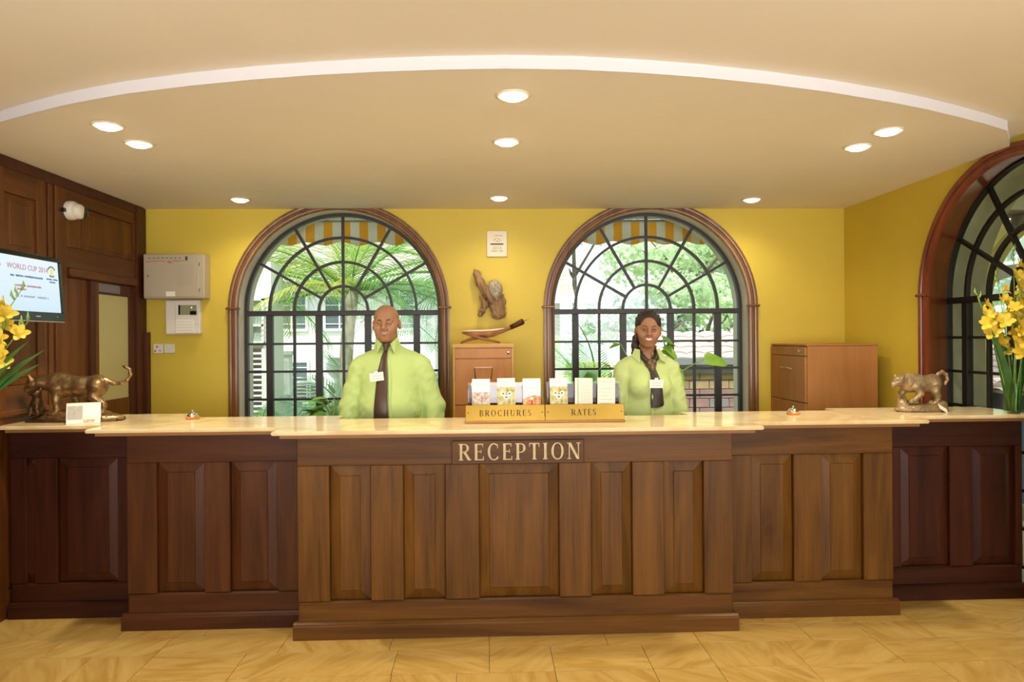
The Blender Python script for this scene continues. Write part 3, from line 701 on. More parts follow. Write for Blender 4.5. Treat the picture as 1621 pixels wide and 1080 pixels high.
def window_bars(w, R, zs, zb, y0, steel):
    """steel fanlight over casements, frame radius R, standing at depth y0"""
    t = .032; y1 = y0 + t
    bar = lambda name, mb, m=steel: mb.build(name, m, w)
    mb = MB(); sweep_arch(mb, [(R - .026, y0 - .006), (R, y0 - .006), (R, y1 + .006), (R - .026, y1 + .006)], zs=zs, zb=zb); bar('frame', mb)
    bar('transom', MB().box(-R + .01, R - .01, y0 - .008, y1 + .008, zs - .042, zs, c=.003))
    b = .0105
    def spoke(a, r0, r1):
        a = math.radians(a); d = Vector((math.cos(a), 0, math.sin(a))); u = Vector((-d.z, 0, d.x)) * b
        vs = []
        for r in (r0, r1):
            for s, y in ((-1, y0), (1, y0), (1, y1), (-1, y1)): vs.append(d * r + u * s + Vector((0, y, zs)))
        bar('glazing_bar', MB().add(vs, [(0, 1, 2, 3), (4, 5, 6, 7), (0, 1, 5, 4), (1, 2, 6, 5), (2, 3, 7, 6), (3, 0, 4, 7)]))
    for a in (30, 60, 120, 150): spoke(a, .25 * R, R - .01)
    spoke(90, 0, R - .01)
    for q in (.25, .5, .75): bar('arched_glazing_bar', ring_piece(q * R - b, q * R + b, 0, 180, y0 + .001, y1 - .001, zs, 28))
    xs = []
    for q, hw in ((-.75, .026), (-.5, .0095), (-.25, .026), (0, .0095), (.25, .026), (.5, .0095), (.75, .026)):
        e = .006 if hw > .02 else 0
        bar('mullion' if hw > .02 else 'glazing_bar', MB().box(q * R - hw, q * R + hw, y0 - e, y1 + e, zb, zs - .042, c=.002)); xs += [q * R - hw, q * R + hw]
    zz = [zs - .042]
    z = zs - .271
    while z > zb + .1:
        bar('glazing_bar', MB().box(-R + .02, R - .02, y0 + .002, y1 - .002, z - .009, z + .009)); zz += [z + .009, z - .009]; z -= .2275
    bar('bottom_rail', MB().box(-R + .01, R - .01, y0 - .004, y1 + .004, zb, zb + .05, c=.003)); zz.append(zb + .05)
    yp = (y0 + y1) / 2
    pane = lambda mb: mb.build('pane', 'pane', w)
    ex = [-R + .026] + xs + [R - .026]
    for i in range(0, len(ex), 2):
        for k in range(0, len(zz), 2): pane(MB().box(ex[i], ex[i + 1], yp - .002, yp + .002, zz[k + 1], zz[k]))
    for q0, q1 in ((.25, .5), (.5, .75), (.75, 1.0)):
        for k in range(6): 
            da = math.degrees(b / (q0 * R)); pane(ring_piece(q0 * R + b, q1 * R - (b if q1 < 1 else .026), 30 * k + (da if k else .6), 30 * k + 30 - (da if k < 5 else .6), yp - .002, yp + .002, zs, 5))
    for a0, a1 in ((0, 90), (90, 180)): pane(ring_piece(b, .25 * R - b, a0 + 1, a1 - 1, yp - .002, yp + .002, zs, 8))
TRIM = [(.0, .0), (.0, -.016), (.012, -.026), (.026, -.026), (.030, -.018), (.046, -.018), (.050, -.028), (.066, -.032), (.076, -.030), (.076, 0)]
def casing(w, r, zs, zb, m, dx=0):
    o = sweep_arch(MB(), [(r + a, y) for a, y in TRIM], zs=zs, zb=zb).build('architrave', m, w, (dx, 0, 0), smooth='auto')
    clip_top(o, ZC + (0 if m != 'trim_red' else .05) - .002)
    for s in (-1, 1): MB().box(dx + s * (r - .012), dx + s * (r + .092), -.044, .004, zs + .004, zs + .024, c=.006).build('capital', m, w)
for i, cx in enumerate(WX):
    w = struct('window_%d' % (i + 1), ('left' if i == 0 else 'right') + ' arched steel window in the back wall behind the ' + ('man' if i == 0 else 'woman'), 'window', (cx, YB, 0))
    casing(w, RT, ZS, ZB_, 'trim_wood')
    sweep_arch(MB(), [(RT, .001), (RT + .013, .001), (RT + .013, .338), (RT, .338)]).build('reveal_lining', 'white_paint', w, smooth='auto')
    window_bars(w, RT - .001, ZS, ZB_, .13, 'steel')
    MB().box(-RT - .05, RT + .05, -.05, .12, ZB_ - .03, ZB_, c=.005).build('sill', 'trim_wood', w)
# right window: stands in a splayed wooden reveal, reaches the floor
w = struct('window_3', 'big arched black window in the right wall beside the flowers', 'window', (XR, 3.79, 0)); w.rotation_euler = (0, 0, -PI / 2)
casing(w, .735, R3Z, 0, 'trim_red')
def loft(y0, c0, r0, y1, c1, r1, th, zb=0.0, n=40):
    mb = MB()
    A = [arch(-(c - 3.79), r, R3Z, zb, n) for c, r in ((c0, r0), (c1, r1), (c1, r1 + th), (c0, r0 + th))]; Ys = (y0, y1, y1, y0)
    m = len(A[0])
    for k in range(m):
        for q in range(4): mb.v.append((A[q][k][0], Ys[q], A[q][k][1]))
    for k in range(m - 1):
        for q in range(4): mb.f.append((k * 4 + q, k * 4 + (q + 1) % 4, k * 4 + 4 + (q + 1) % 4, k * 4 + 4 + q)); mb.mi.append(0)
    return mb
loft(.0, 3.79, .735, XF - XR, 3.89, .805, .012).build('wooden_reveal', 'trim_red', w, smooth='auto')
loft(XF - XR, 3.89, .806, .555, 3.93, .828, .012).build('outer_reveal', 'reveal_green', w, smooth='auto')
window_bars(w, .805, R3Z, 0.0, XF - XR - .034, 'steel_black')
for o in [c for c in w.children if c.name.split('.')[0] in ('frame', 'transom', 'glazing_bar', 'arched_glazing_bar', 'mullion', 'bottom_rail', 'pane')]: o.location = (-.10, 0, 0)

# ------------------------------------------------------------------ panelled left wall
def raised(u0, u1, z0, z1, face, axis, bev=.05, deep=.014, sgn=1):
    """raised-and-fielded panel; `face` is the frame face, the field stands just behind it"""
    r = []
    for ins, d in ((0, 0), (.004, 0), (bev, 0), (bev + .004, 0)):
        r.append([(u0 + ins, z0 + ins), (u1 - ins, z0 + ins), (u1 - ins, z1 - ins), (u0 + ins, z1 - ins)])
    D = (deep, deep - .003, deep * .40, deep * .40 - .004); mb = MB()
    for q, d in zip(r, D):
        for u, z in q: mb.v.append((u, face + sgn * d, z) if axis == 'Y' else (face + sgn * d, u, z))
    for k in range(3):
        for i in range(4): mb.f.append((k * 4 + i, k * 4 + (i + 1) % 4, k * 4 + 4 + (i + 1) % 4, k * 4 + 4 + i)); mb.mi.append(0)
    mb.f.append((12, 13, 14, 15)); mb.mi.append(0)
    back = len(mb.v)
    for u, z in r[0]: mb.v.append((u, face + sgn * (deep + .012), z) if axis == 'Y' else (face + sgn * (deep + .012), u, z))
    for i in range(4): mb.f.append((i, (i + 1) % 4, back + (i + 1) % 4, back + i)); mb.mi.append(0)
    mb.f.append((back, back + 3, back + 2, back + 1)); mb.mi.append(0)
    return mb
def lw(name, y0, y1, z0, z1, x=XL, m='wall_wood_v', c=.003):
    return MB().box(-2.7225, x, y0, y1, z0, z1, c=c).build(name, m, wl_)
lw('stile', 2.25, 3.00, 0, 2.6)
lw('stile', 3.42, 3.52, 0, 2.6); lw('stile', 3.90, 4.00, 0, 2.6); lw('stile', 4.285, 4.37, 0, 2.6); lw('stile', 4.465, 4.58, 0, 2.6)
lw('groove_strip', 4.37, 4.465, 0, 2.6, XL - .010, 'dark_wood')
lw('bead', 4.395, 4.44, 0, 2.6, XL - .003)
lw('cornice', 2.25, 5.44, 2.535, 2.6, XL + .012, 'dark_wood', .006)
for a, b in ((3.0, 3.42), (3.52, 3.90), (4.00, 4.285)):
    lw('rail', a, b, 2.40, 2.54, XL, 'wall_wood_h'); lw('rail', a, b, 1.93, 2.06, XL, 'wall_wood_h'); lw('rail', a, b, 1.12, 1.30, XL, 'wall_wood_h'); lw('rail', a, b, 0, .15, XL, 'wall_wood_h')
    for z0, z1 in ((2.06, 2.40), (1.30, 1.93), (.15, 1.12)): raised(a, b, z0, z1, XL, 'X', sgn=-1, bev=.045).build('raised_panel', 'wall_wood_v', wl_)
lw('chair_rail', 2.25, 4.37, 1.13, 1.165, XL + .018, 'wall_wood_h', .008)
# bay above the door
lw('rail', 4.58, 5.45, 2.45, 2.54, XL, 'wall_wood_h'); lw('rail', 4.58, 5.45, 2.03, 2.165, XL, 'wall_wood_h')
lw('stile', 4.58, 4.725, 2.165, 2.45); lw('stile', 5.425, 5.45, 2.165, 2.45)
raised(4.725, 5.425, 2.165, 2.45, XL, 'X', sgn=-1, bev=.03).build('raised_panel', 'wall_wood_v', wl_)
lw('door_head_moulding', 4.58, 5.45, 1.972, 2.03, XL + .022, 'wall_wood_h', .008)
lw('corner_post', 5.45, 5.56, 0, 2.6, XL + .012, 'dark_wood'); lw('corner_bead', 5.56, 5.615, 0, 2.6, XL + .004, 'dark_wood', .008)
lw('corner_skirting', 5.55, 5.612, 0, 1.62, XL + .035, 'dark_wood', .004)
# door
d = struct('door_1', 'wooden door with a tall frosted pane in the left wall', 'door', (XL, 4.9, 0))
def dr(name, y0, y1, z0, z1, x, m, c=.003): return MB().box(-.0225, x, y0 - 4.9, y1 - 4.9, z0, z1, c=c).build(name, m, d)
dr('fixed_side_panel', 4.585, 4.825, 0, 1.968, -.012, 'wall_wood_v'); dr('jamb', 4.825, 4.885, 0, 1.968, .012, 'dark_wood')
dr('hinge_stile', 4.89, 4.955, 0, 1.968, -.006, 'wall_wood_v'); dr('lock_stile', 5.362, 5.448, 0, 1.968, -.002, 'dark_wood')
dr('pane', 4.957, 5.36, 1.13, 1.885, -.014, 'frosted', 0); dr('fanlight_pane', 4.957, 5.25, 1.90, 1.962, -.012, 'dark_fanlight', 0); dr('top_rail', 5.25, 5.362, 1.886, 1.965, -.004, 'dark_wood')
dr('glazing_bead', 4.957, 5.25, 1.886, 1.899, -.004, 'dark_wood', .002)
dr('bottom_rail', 4.957, 5.36, 0, 1.128, -.006, 'wall_wood_v')

# ------------------------------------------------------------------ reception counter
top = [(-2.69, 3.89), (-2.10, 3.89), (-2.10, 3.70), (-1.086, 3.70), (-1.086, 3.52), (1.42, 3.52), (1.42, 3.69), (2.40, 3.69), (2.40, 3.88), (3.16, 3.88),
       (3.16, 4.36), (2.15, 4.36), (2.15, 4.23), (1.18, 4.23), (1.18, 4.07), (-.87, 4.07), (-.87, 4.25), (-1.83, 4.25), (-1.83, 4.47), (-2.69, 4.47)]
ct = thing('countertop', 'long stepped cream stone countertop running along the whole reception counter', 'countertop', (.2, 3.9, 1.05))
bm = bmesh.new(); vs = [bm.verts.new((x, y, 1.0705)) for x, y in top]; f = bm.faces.new(vs)
ex = bmesh.ops.extrude_face_region(bm, geom=[f]); bmesh.ops.translate(bm, verts=[v for v in ex['geom'] if isinstance(v, bmesh.types.BMVert)], vec=(0, 0, .0195))
bmesh.ops.recalc_face_normals(bm, faces=bm.faces[:])
bmesh.ops.bevel(bm, geom=[e for e in bm.edges], offset=.004, segments=2, affect='EDGES')
m_ = MB(); m_.frombm(bm); m_.build('stone_slab', 'top_stone', ct, world=True)
def inset(poly, d):
    out = []; n = len(poly)
    for i in range(n):
        p0, p1, p2 = Vector(poly[i - 1]), Vector(poly[i]), Vector(poly[(i + 1) % n])
        a = (p1 - p0).normalized(); b = (p2 - p1).normalized()
        out.append(tuple(p1 + Vector((-a.y, a.x)) * d + Vector((-b.y, b.x)) * d))
    return out
MB().prism(inset(top, .034), 1.0505, 1.0705).build('under_moulding', 'top_edge_wood', ct, world=True)

def counter(label, x0, x1, yf, yb, panels, lend, rend, wv='wood_v', wh='wood_h'):
    t = thing('counter_unit', label, 'counter', ((x0 + x1) / 2, yf, 0), group='panelled counter units')
    P = lambda name, mb, m: mb.build(name, m, t, world=True)
    P('carcass', MB().box(x0, x1, yf + .028, yb, .0, 1.05), wv)
    P('top_rail', MB().box(x0, x1, yf, yf + .03, .894, 1.05, c=.003), wh)
    P('bottom_rail', MB().box(x0, x1, yf, yf + .03, .06, .188, c=.009), wh)
    e = [x0] + [q for p in panels for q in p] + [x1]
    for i in range(0, len(e), 2):
        if e[i + 1] - e[i] > .01: P('stile', MB().box(e[i], e[i + 1], yf, yf + .03, .188, .894, c=.003), wv)
    for a, b in panels: P('raised_panel', raised(a, b, .188, .894, yf, 'Y', bev=.052, deep=.026), wv)
    xa, xb = x0 - (.02 if lend else 0), x1 + (.02 if rend else 0)
    pl = MB().prism([(yf - .030, 0), (yf - .030, .068), (yf - .024, .074), (yf - .024, .078), (yf - .012, .086), (yf - .001, .088), (yf - .001, 0)], xa, xb, 'X')
    if lend: pl.box(xa, x0 - .001, yf - .001, yf + .14, 0, .078)
    if rend: pl.box(x1 + .001, xb, yf - .001, yf + .14, 0, .078)
    P('plinth', pl, wh)
    return t
counter('middle counter unit, furthest forward, five raised panels under the reception sign', -.99, 1.297, 3.645, 4.0, [(-.826, -.613), (-.443, -.225), (-.048, .373), (.542, .761), (.929, 1.143)], 1, 1)
counter('counter unit with two panels stepped back at the left of the middle', -1.945, -.991, 3.815, 4.18, [(-1.788, -1.534), (-1.398, -1.145)], 1, 0, 'mid_v', 'mid_h')
counter('counter unit with two panels stepped back at the right of the middle', 1.298, 2.258, 3.80, 4.16, [(1.458, 1.696), (1.852, 2.091)], 0, 1)
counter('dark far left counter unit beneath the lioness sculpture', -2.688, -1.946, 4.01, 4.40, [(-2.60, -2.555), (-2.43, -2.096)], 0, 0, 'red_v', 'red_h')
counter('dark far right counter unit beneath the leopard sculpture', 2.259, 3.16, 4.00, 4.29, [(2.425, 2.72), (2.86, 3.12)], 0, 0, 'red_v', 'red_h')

sg = thing('reception_sign', 'wooden sign board with brass capitals reading RECEPTION', 'sign', (.158, 3.645, .955))
MB().box(-.347, .347, -.016, -.0005, -.061, .064, c=.004).build('board', 'wood_h', sg)
serif_word('RECEPTION', -.312, .328, -.038, .086, -.016, .007, 'brass_letter', sg)

# ------------------------------------------------------------------ downlights
for i, (x, y, where) in enumerate(((-1.832, 3.443, 'front one of the pair above the left counter'), (-1.836, 3.754, 'back one of the pair above the left counter'), (-1.826, 5.232, 'near the back wall at the left'),
        (.12, 2.994, 'largest in view, in the middle near the fascia'), (.113, 3.70, 'in the middle above the counter'), (.098, 5.176, 'in the middle near the back wall'),
        (2.062, 3.487, 'front one of the pair above the right counter'), (2.062, 3.78, 'back one of the pair above the right counter'), (2.029, 5.237, 'near the back wall at the right'))):
    t = thing('downlight', 'round lit ceiling downlight, ' + where, 'light', (x, y, ZC), group='ceiling downlights')
    MB().lathe([(.058, -.001), (.060, -.007), (.070, -.007), (.077, -.001)], n=28).build('trim_ring', 'lamp_ring', t, smooth=True)
    MB().lathe([(.001, -.024), (.02, -.023), (.040, -.018), (.052, -.011), (.058, -.0015)], n=24).build('lamp', 'lamp', t, smooth=True)
    l = light('downlight_beam', 'SPOT', (0, 0, -.045), (42 if abs(x) < 1 else 50) if y < 4.5 else 17, (1.0, 0.88, 0.68), spot_size=math.radians(150), spot_blend=1.0, shadow_soft_size=.05)
    l.parent = t

# ------------------------------------------------------------------ things on the counter
ZT = 1.0905
def bell(label, x, y):
    t = thing('service_bell', label, 'bell', (x, y, ZT), group='service bells on the counter')
    MB().lathe([(.036, 0), (.037, .003), (.037, .013), (.034, .016)], n=32).build('wooden_base', 'beech', t, smooth='auto')
    MB().lathe([(.031, .016), (.031, .019), (.029, .024), (.024, .031), (.016, .037), (.006, .0395), (.001, .040)], n=32).build('dome', 'silver', t, smooth='auto')
    MB().lathe([(.004, .039), (.003, .045), (.0045, .048), (.004, .0515), (.001, .053)], n=16).build('button', 'silver', t, smooth=True)
bell('silver service bell on a wooden base, on the left counter left of the man', -1.735, 4.155)
bell('silver service bell on a wooden base, in front of the right filing cabinet', 1.795, 4.02)

def dashes(name, x0, x1, z, h, m, parent, y0, y1, seed):
    """a line of print too blurred to read: short unequal strokes"""
    r_ = random.Random(seed); mb = MB(); x = x0
    while x < x1:
        w_ = h * r_.uniform(.35, .75); k = r_.random()
        if k > .14: mb.box(x, min(x1, x + w_), y0, y1, z - h * r_.uniform(.30, .5), z + h * r_.uniform(.30, .5))
        x += w_ + h * .28
    mb.build(name, m, parent)
# leaflet holders
def holder(label, x0, x1, word, wx0, wx1):
    t = thing('leaflet_holder', label, 'holder', ((x0 + x1) / 2, 3.78, ZT), group='brass fronted leaflet holders'); h = (x1 - x0) / 2
    MB().box(-h - .004, h + .004, -.022, .085, 0, .012, c=.003).build('wooden_base', 'top_edge_wood', t)
    pl = MB().box(-h, h, -.003, .002, 0, .086, c=.001).build('brass_plate', 'brass', t, (0, -.012, .0125), rot=(math.radians(-6), 0, 0))
    serif_word(word, wx0 - (x0 + x1) / 2, wx1 - (x0 + x1) / 2, .026, .033, -.0032, .0012, 'engraving', pl)
    for s in (-1, 1): MB().lathe([(.0035, 0), (.003, .0015), (.001, .002)], (s * (h - .014), -.003, .045), n=12, axis='Y').build('screw', 'engraving', pl)
    MB().box(-h + .012, h - .012, .070, .078, .012, .205, c=.002).build('back_board', 'dark_wood', t)
    MB().box(-h + .012, h - .012, .064, .066, .012, .218).build('acrylic_back', 'acrylic', t)
    for s in (-1, 1): MB().box(s * (h - .012), s * (h - .015), .006, .07, .012, .18).build('acrylic_end', 'acrylic', t)
    return t
holder('brass fronted leaflet holder engraved BROCHURES', -.119, .311, 'BROCHURES', -.045, .238)
holder('brass fronted leaflet holder engraved RATES', .314, .745, 'RATES', .455, .592)
def leaflet(label, x, lean, fn, m='paper', top=.228):
    t = thing('leaflet', label, 'leaflet', (x, 3.797, ZT + .0125), group='leaflets in the holders'); t.rotation_euler = (math.radians(-9), math.radians(lean), 0)
    MB().box(-.049, .049, 0, .006, 0, top, c=.0008).build('pages', m, t)
    fn(t, top); return t
def pb(t, x0, x1, z0, z1, name, m, d=.0006): return MB().box(x0, x1, -d, 0, z0, z1).build(name, m, t)
def hand_line(t, z, x0=-.03, x1=.02, name='script_line', m='ink', amp=.002):
    pts = [(x0 + (x1 - x0) * i / 22, -.0006, z + amp * math.sin(i * 1.9) * (1 if i % 5 else 1.8)) for i in range(23)]
    MB().tube(pts, .0006, 4).build(name, m, t)
def lf_town(t, h):
    pb(t, -.049, .049, 0, .155, 'cover_photo', 'pic_town'); pb(t, -.049, .049, 0, .09, 'lawn_photo', 'lawn_print', .0009); hand_line(t, h - .03)
def lf_cat(t, h):
    pb(t, -.049, .049, 0, .182, 'cover_photo', 'pic_green')
    f = MB()
    for s in (-1, 1): f.lathe([(.001, .0012), (.012, .0010), (.013, .0008)], (s * .019, 0, .145), n=14, axis='Y')
    f.lathe([(.001, .0012), (.014, .0010), (.015, .0008)], (0, 0, .122), n=14, axis='Y').build('leopard_face_patches', 'paper', t)
    e = MB()
    for s in (-1, 1): e.lathe([(.001, .0020), (.005, .0018)], (s * .017, 0, .146), n=10, axis='Y')
    e.box(-.007, .007, -.0018, -.0012, .122, .129).tube([(-.014, -.0016, .116), (-.006, -.0016, .110), (0, -.0016, .115), (.006, -.0016, .110), (.014, -.0016, .116)], .0011, 4)
    e.build('leopard_eyes_and_nose', 'black_ink', t); hand_line(t, h - .022)
def lf_hall(t, h):
    MB().prism([(-.049, 0), (.049, 0), (.049, .132), (.01, .135), (-.02, .128), (-.049, .112)], -.0006, 0, 'Y').build('cover_photo', 'pic_hall', t)
    MB().prism([(-.01, .075), (.01, .075), (.003, .11), (-.003, .11)], -.0012, -.0006, 'Y').build('aisle', 'red_ink', t); pb(t, -.008, .008, .112, .125, 'bright_doorway', 'paper', .0012); hand_line(t, h - .05, -.02, .03, amp=.0035)
def lf_table(t, h):
    for i in range(13): pb(t, -.022 if i > 2 else -.01, .042, h - .03 - i * .0125, h - .029 - i * .0125, 'table_rule', 'ink')
    for i in range(6): pb(t, -.022 + i * .0125, -.0214 + i * .0125, 0, h - .065, 'table_rule', 'ink')
    pb(t, -.034, -.030, 0, h - .005, 'green_stripe', 'leaf')
def lf_note(t, h):
    hand_line(t, h - .025, -.038, .03, amp=.003)
    for i in range(7): hand_line(t, h - .06 - i * .02, -.036, .036 - (i % 3) * .012, amp=.0012)
leaflet('white leaflet with a courtyard and lawn picture, leftmost in the brochures holder', -.035, 0, lf_town)
leaflet('white leaflet with a leopard face picture, in the middle of the brochures holder', .105, -.5, lf_cat, top=.231)
leaflet('white leaflet with an orange hall picture, rightmost in the brochures holder', .244, 0, lf_hall)
leaflet('white leaflet with a leopard face picture, leftmost in the rates holder', .393, 0, lf_cat)
leaflet('pale leaflet printed with a table of rates, in the middle of the rates holder', .528, 1.5, lf_table, 'cream_paper')
leaflet('plain cream leaflet with a handwritten heading, rightmost in the rates holder', .652, 2.0, lf_note, 'cream_paper')

# ------------------------------------------------------------------ bronze lioness with cub
def big_cat_noise(s=.0025, f=38):
    return lambda P: np.array([mnoise.noise(Vector(p) * f) * s for p in P])
def base_sdf(L, D, h):
    b = SDF()
    b.el((0, 0, h * .35), (L * .52, D * .56, h * .75), .01)
    for q in range(9):
        rr = random.Random(q + 5); b.el((rr.uniform(-.4, .4) * L, rr.uniform(-.25, .25) * D, h * .75), (L * .11, D * .22, h * .45), .012)
    return b
def flat_base(name, L, D, h, m, parent):
    b = base_sdf(L, D, h)
    return sdf_obj(name, b, .006, m, parent, cut=lambda F, X, Y, Z: np.maximum(F, -Z + 0 * F), disp=big_cat_noise(.003, 60))
t = thing('lioness_sculpture', 'bronze lioness over her cub on a rocky base, far left on the counter', 'sculpture', (-2.375, 4.125, ZT))
flat_base('rocky_base', .50, .16, .05, 'bronze', t)
MB().prism([(-.265, -.06), (-.14, -.088), (.16, -.088), (.24, -.05), (.24, .06), (-.2, .085), (-.265, .05)], 0, .016).build('plinth', 'bronze_dark', t)
L = SDF()   # x along the body, head to the left
zs = .045
L.chain([(-.115, 0, .215), (-.05, 0, .205), (.03, 0, .20), (.10, 0, .205)], [.056, .054, .055, .052], .03)
L.el((-.09, 0, .195), (.058, .047, .068), .03); L.el((-.10, 0, .25), (.045, .03, .03), .03)
L.el((.115, 0, .205), (.052, .044, .06), .03)
L.chain([(-.13, -.01, .225), (-.19, -.02, .225), (-.225, -.025, .22)], [.045, .037, .036], .025)
L.el((-.232, -.03, .218), (.036, .034, .034), .015)
L.rc((-.245, -.035, .208), (-.267, -.04, .19), .024, .016, .012); L.rc((-.25, -.035, .19), (-.265, -.04, .178), .014, .01, .01)
L.rc((-.235, -.055, .245), (-.243, -.06, .268), .013, .006, .006); L.rc((-.215, -.005, .245), (-.215, .0, .265), .013, .006, .006)
L.el((-.252, -.06, .218), (.007, .007, .007), .004, -1)
def fl(x, y, pts, r): L.chain(pts, r, .016)
fl(0, 0, [(-.10, -.035, .19), (-.10, -.04, .125), (-.095, -.042, .065), (-.11, -.045, .048)], [.034, .022, .017, .017]); L.rc((-.10, -.045, .052), (-.135, -.047, .048), .017, .013, .008)
fl(0, 0, [(-.065, .03, .19), (-.03, .035, .13), (-.015, .035, .065)], [.032, .021, .016]); L.rc((-.02, .035, .05), (-.048, .035, .046), .016, .012, .008)
fl(0, 0, [(.125, -.03, .20), (.11, -.036, .145), (.165, -.038, .095), (.158, -.038, .055)], [.048, .032, .016, .015]); L.rc((.158, -.04, .052), (.128, -.042, .047), .016, .012, .008)
fl(0, 0, [(.10, .03, .19), (.075, .034, .14), (.105, .034, .09), (.09, .034, .05)], [.04, .028, .016, .014]); L.rc((.09, .034, .05), (.064, .034, .046), .015, .012, .008)
L.chain([(.155, 0, .235), (.20, .0, .215), (.245, 0, .215), (.28, 0, .235), (.30, 0, .265), (.295, 0, .295), (.27, 0, .312)], [.018, .012, .0095, .009, .008, .0075, .009], .008)
L.rc((.275, 0, .310), (.258, 0, .315), .012, .006, .006)
sdf_obj('lioness', L, .0038, 'bronze', t, disp=big_cat_noise(.0012, 55))
C = SDF()
C.chain([(-.205, -.055, .07), (-.20, -.055, .11), (-.195, -.058, .145)], [.030, .028, .022], .015)
C.el((-.195, -.065, .165), (.024, .024, .024), .01); C.rc((-.205, -.075, .165), (-.222, -.083, .168), .015, .01, .008)
C.rc((-.183, -.055, .183), (-.18, -.052, .195), .01, .005, .004); C.rc((-.205, -.05, .183), (-.205, -.048, .195), .01, .005, .004)
C.chain([(-.19, -.07, .12), (-.186, -.083, .085), (-.175, -.09, .05)], [.014, .011, .011], .008); C.chain([(-.215, -.065, .11), (-.222, -.075, .08), (-.222, -.08, .048)], [.014, .011, .011], .008)
C.el((-.20, -.04, .07), (.038, .03, .034), .012); C.chain([(-.225, -.04, .06), (-.24, -.06, .045)], [.018, .012], .008)
sdf_obj('cub', C, .0034, 'bronze_dark', t, disp=big_cat_noise(.001, 60))

t = thing('printed_card', 'small printed tent card standing before the lioness sculpture', 'card', (-2.262, 3.975, ZT), .42)
MB().add([(-.083, 0, 0), (.083, 0, 0), (.083, .030, .115), (-.083, .030, .115), (-.083, .002, 0), (.083, .002, 0), (.083, .032, .115), (-.083, .032, .115)], [(0, 1, 2, 3), (4, 5, 6, 7), (0, 1, 5, 4), (2, 3, 7, 6), (0, 3, 7, 4), (1, 2, 6, 5)]).build('front_leaf', 'cream_paper', t)
MB().add([(-.083, .062, 0), (.083, .062, 0), (.083, .033, .115), (-.083, .033, .115), (-.083, .064, 0), (.083, .064, 0), (.083, .035, .115), (-.083, .035, .115)], [(0, 1, 2, 3), (4, 5, 6, 7), (0, 1, 5, 4), (2, 3, 7, 6), (0, 3, 7, 4), (1, 2, 6, 5)]).build('back_leaf', 'cream_paper', t)
sl = math.atan2(.030, .115)
def oncard(name, x0, x1, z0, z1, m, d=.0008): MB().box(x0, x1, -d, -.0002, z0, z1).build(name, m, t, rot=(-sl, 0, 0))
oncard('printed_photo', -.078, -.005, .025, .102, 'pic_card'); oncard('printed_photo', 0, .055, .004, .022, 'pic_town'); oncard('caption_block', -.078, -.018, .004, .022, 'paper')
oncard('white_notice', -.003, .077, .038, .108, 'paper', .001)

# ------------------------------------------------------------------ running leopard
t = thing('leopard_sculpture', 'pale bronze leopard running over a rocky base, at the right of the counter', 'sculpture', (2.625, 4.115, ZT))
b = SDF()
b.el((.0, 0, .012), (.165, .062, .03), .01); b.el((-.115, 0, .04), (.03, .03, .04), .02); b.rc((-.135, 0, .05), (-.142, 0, .085), .014, .006, .015); b.rc((-.115, 0, .05), (-.105, 0, .078), .016, .008, .015)
b.el((.10, .0, .045), (.055, .045, .028), .02); b.el((-.03, .0, .03), (.08, .05, .015), .02)
sdf_obj('rocky_base', b, .0045, 'bronze_pale', t, cut=lambda F, X, Y, Z: np.maximum(F, -Z + 0 * F), disp=big_cat_noise(.003, 70))
L = SDF()
L.chain([(-.08, 0, .178), (-.02, 0, .172), (.04, 0, .168), (.075, 0, .182)], [.043, .046, .042, .036], .025)
L.el((-.075, 0, .165), (.045, .038, .05), .025); L.el((.07, 0, .175), (.04, .034, .044), .025); L.el((-.06, 0, .212), (.035, .022, .02), .02)
L.chain([(-.10, -.005, .188), (-.135, -.012, .188), (-.15, -.015, .186)], [.034, .028, .027], .02)
L.el((-.155, -.018, .186), (.030, .028, .027), .012); L.rc((-.17, -.02, .178), (-.19, -.024, .163), .019, .013, .01); L.rc((-.172, -.02, .165), (-.186, -.024, .155), .012, .008, .008)
L.rc((-.138, -.04, .207), (-.136, -.044, .222), .010, .005, .005); L.rc((-.155, .006, .207), (-.156, .008, .221), .010, .005, .005)
L.el((-.172, -.043, .188), (.006, .006, .006), .003, -1)
L.chain([(-.085, .022, .15), (-.108, .024, .11), (-.095, .024, .07), (-.088, .022, .055)], [.026, .017, .013, .012], .012); L.rc((-.09, .022, .062), (-.072, .022, .056), .012, .010, .006)
L.chain([(-.05, -.026, .15), (-.022, -.03, .11), (-.055, -.03, .075), (-.082, -.03, .062)], [.026, .018, .014, .013], .012)
L.chain([(.075, -.022, .165), (.07, -.027, .12), (.082, -.028, .08), (.07, -.028, .05)], [.034, .022, .013, .012], .014); L.rc((.075, -.028, .05), (.05, -.03, .045), .012, .010, .006)
L.chain([(.085, .02, .16), (.105, .026, .12), (.125, .026, .09), (.112, .026, .062)], [.03, .02, .012, .012], .014); L.rc((.112, .026, .062), (.09, .026, .056), .011, .009, .006)
L.chain([(.095, 0, .195), (.105, 0, .225), (.13, 0, .238), (.155, 0, .222), (.162, 0, .19), (.148, 0, .165)], [.012, .010, .0095, .0095, .0095, .008], .008)
sdf_obj('leopard', L, .0034, 'bronze_pale', t, disp=big_cat_noise(.0018, 90))
g = MB().box(-.03, .03, -.0008, .0008, -.022, .022).build('price_tag', 'cream_paper', t, (.085, -.075, .022), rot=(math.radians(-52), math.radians(32), 0))
tag(g, 'cream price tag')

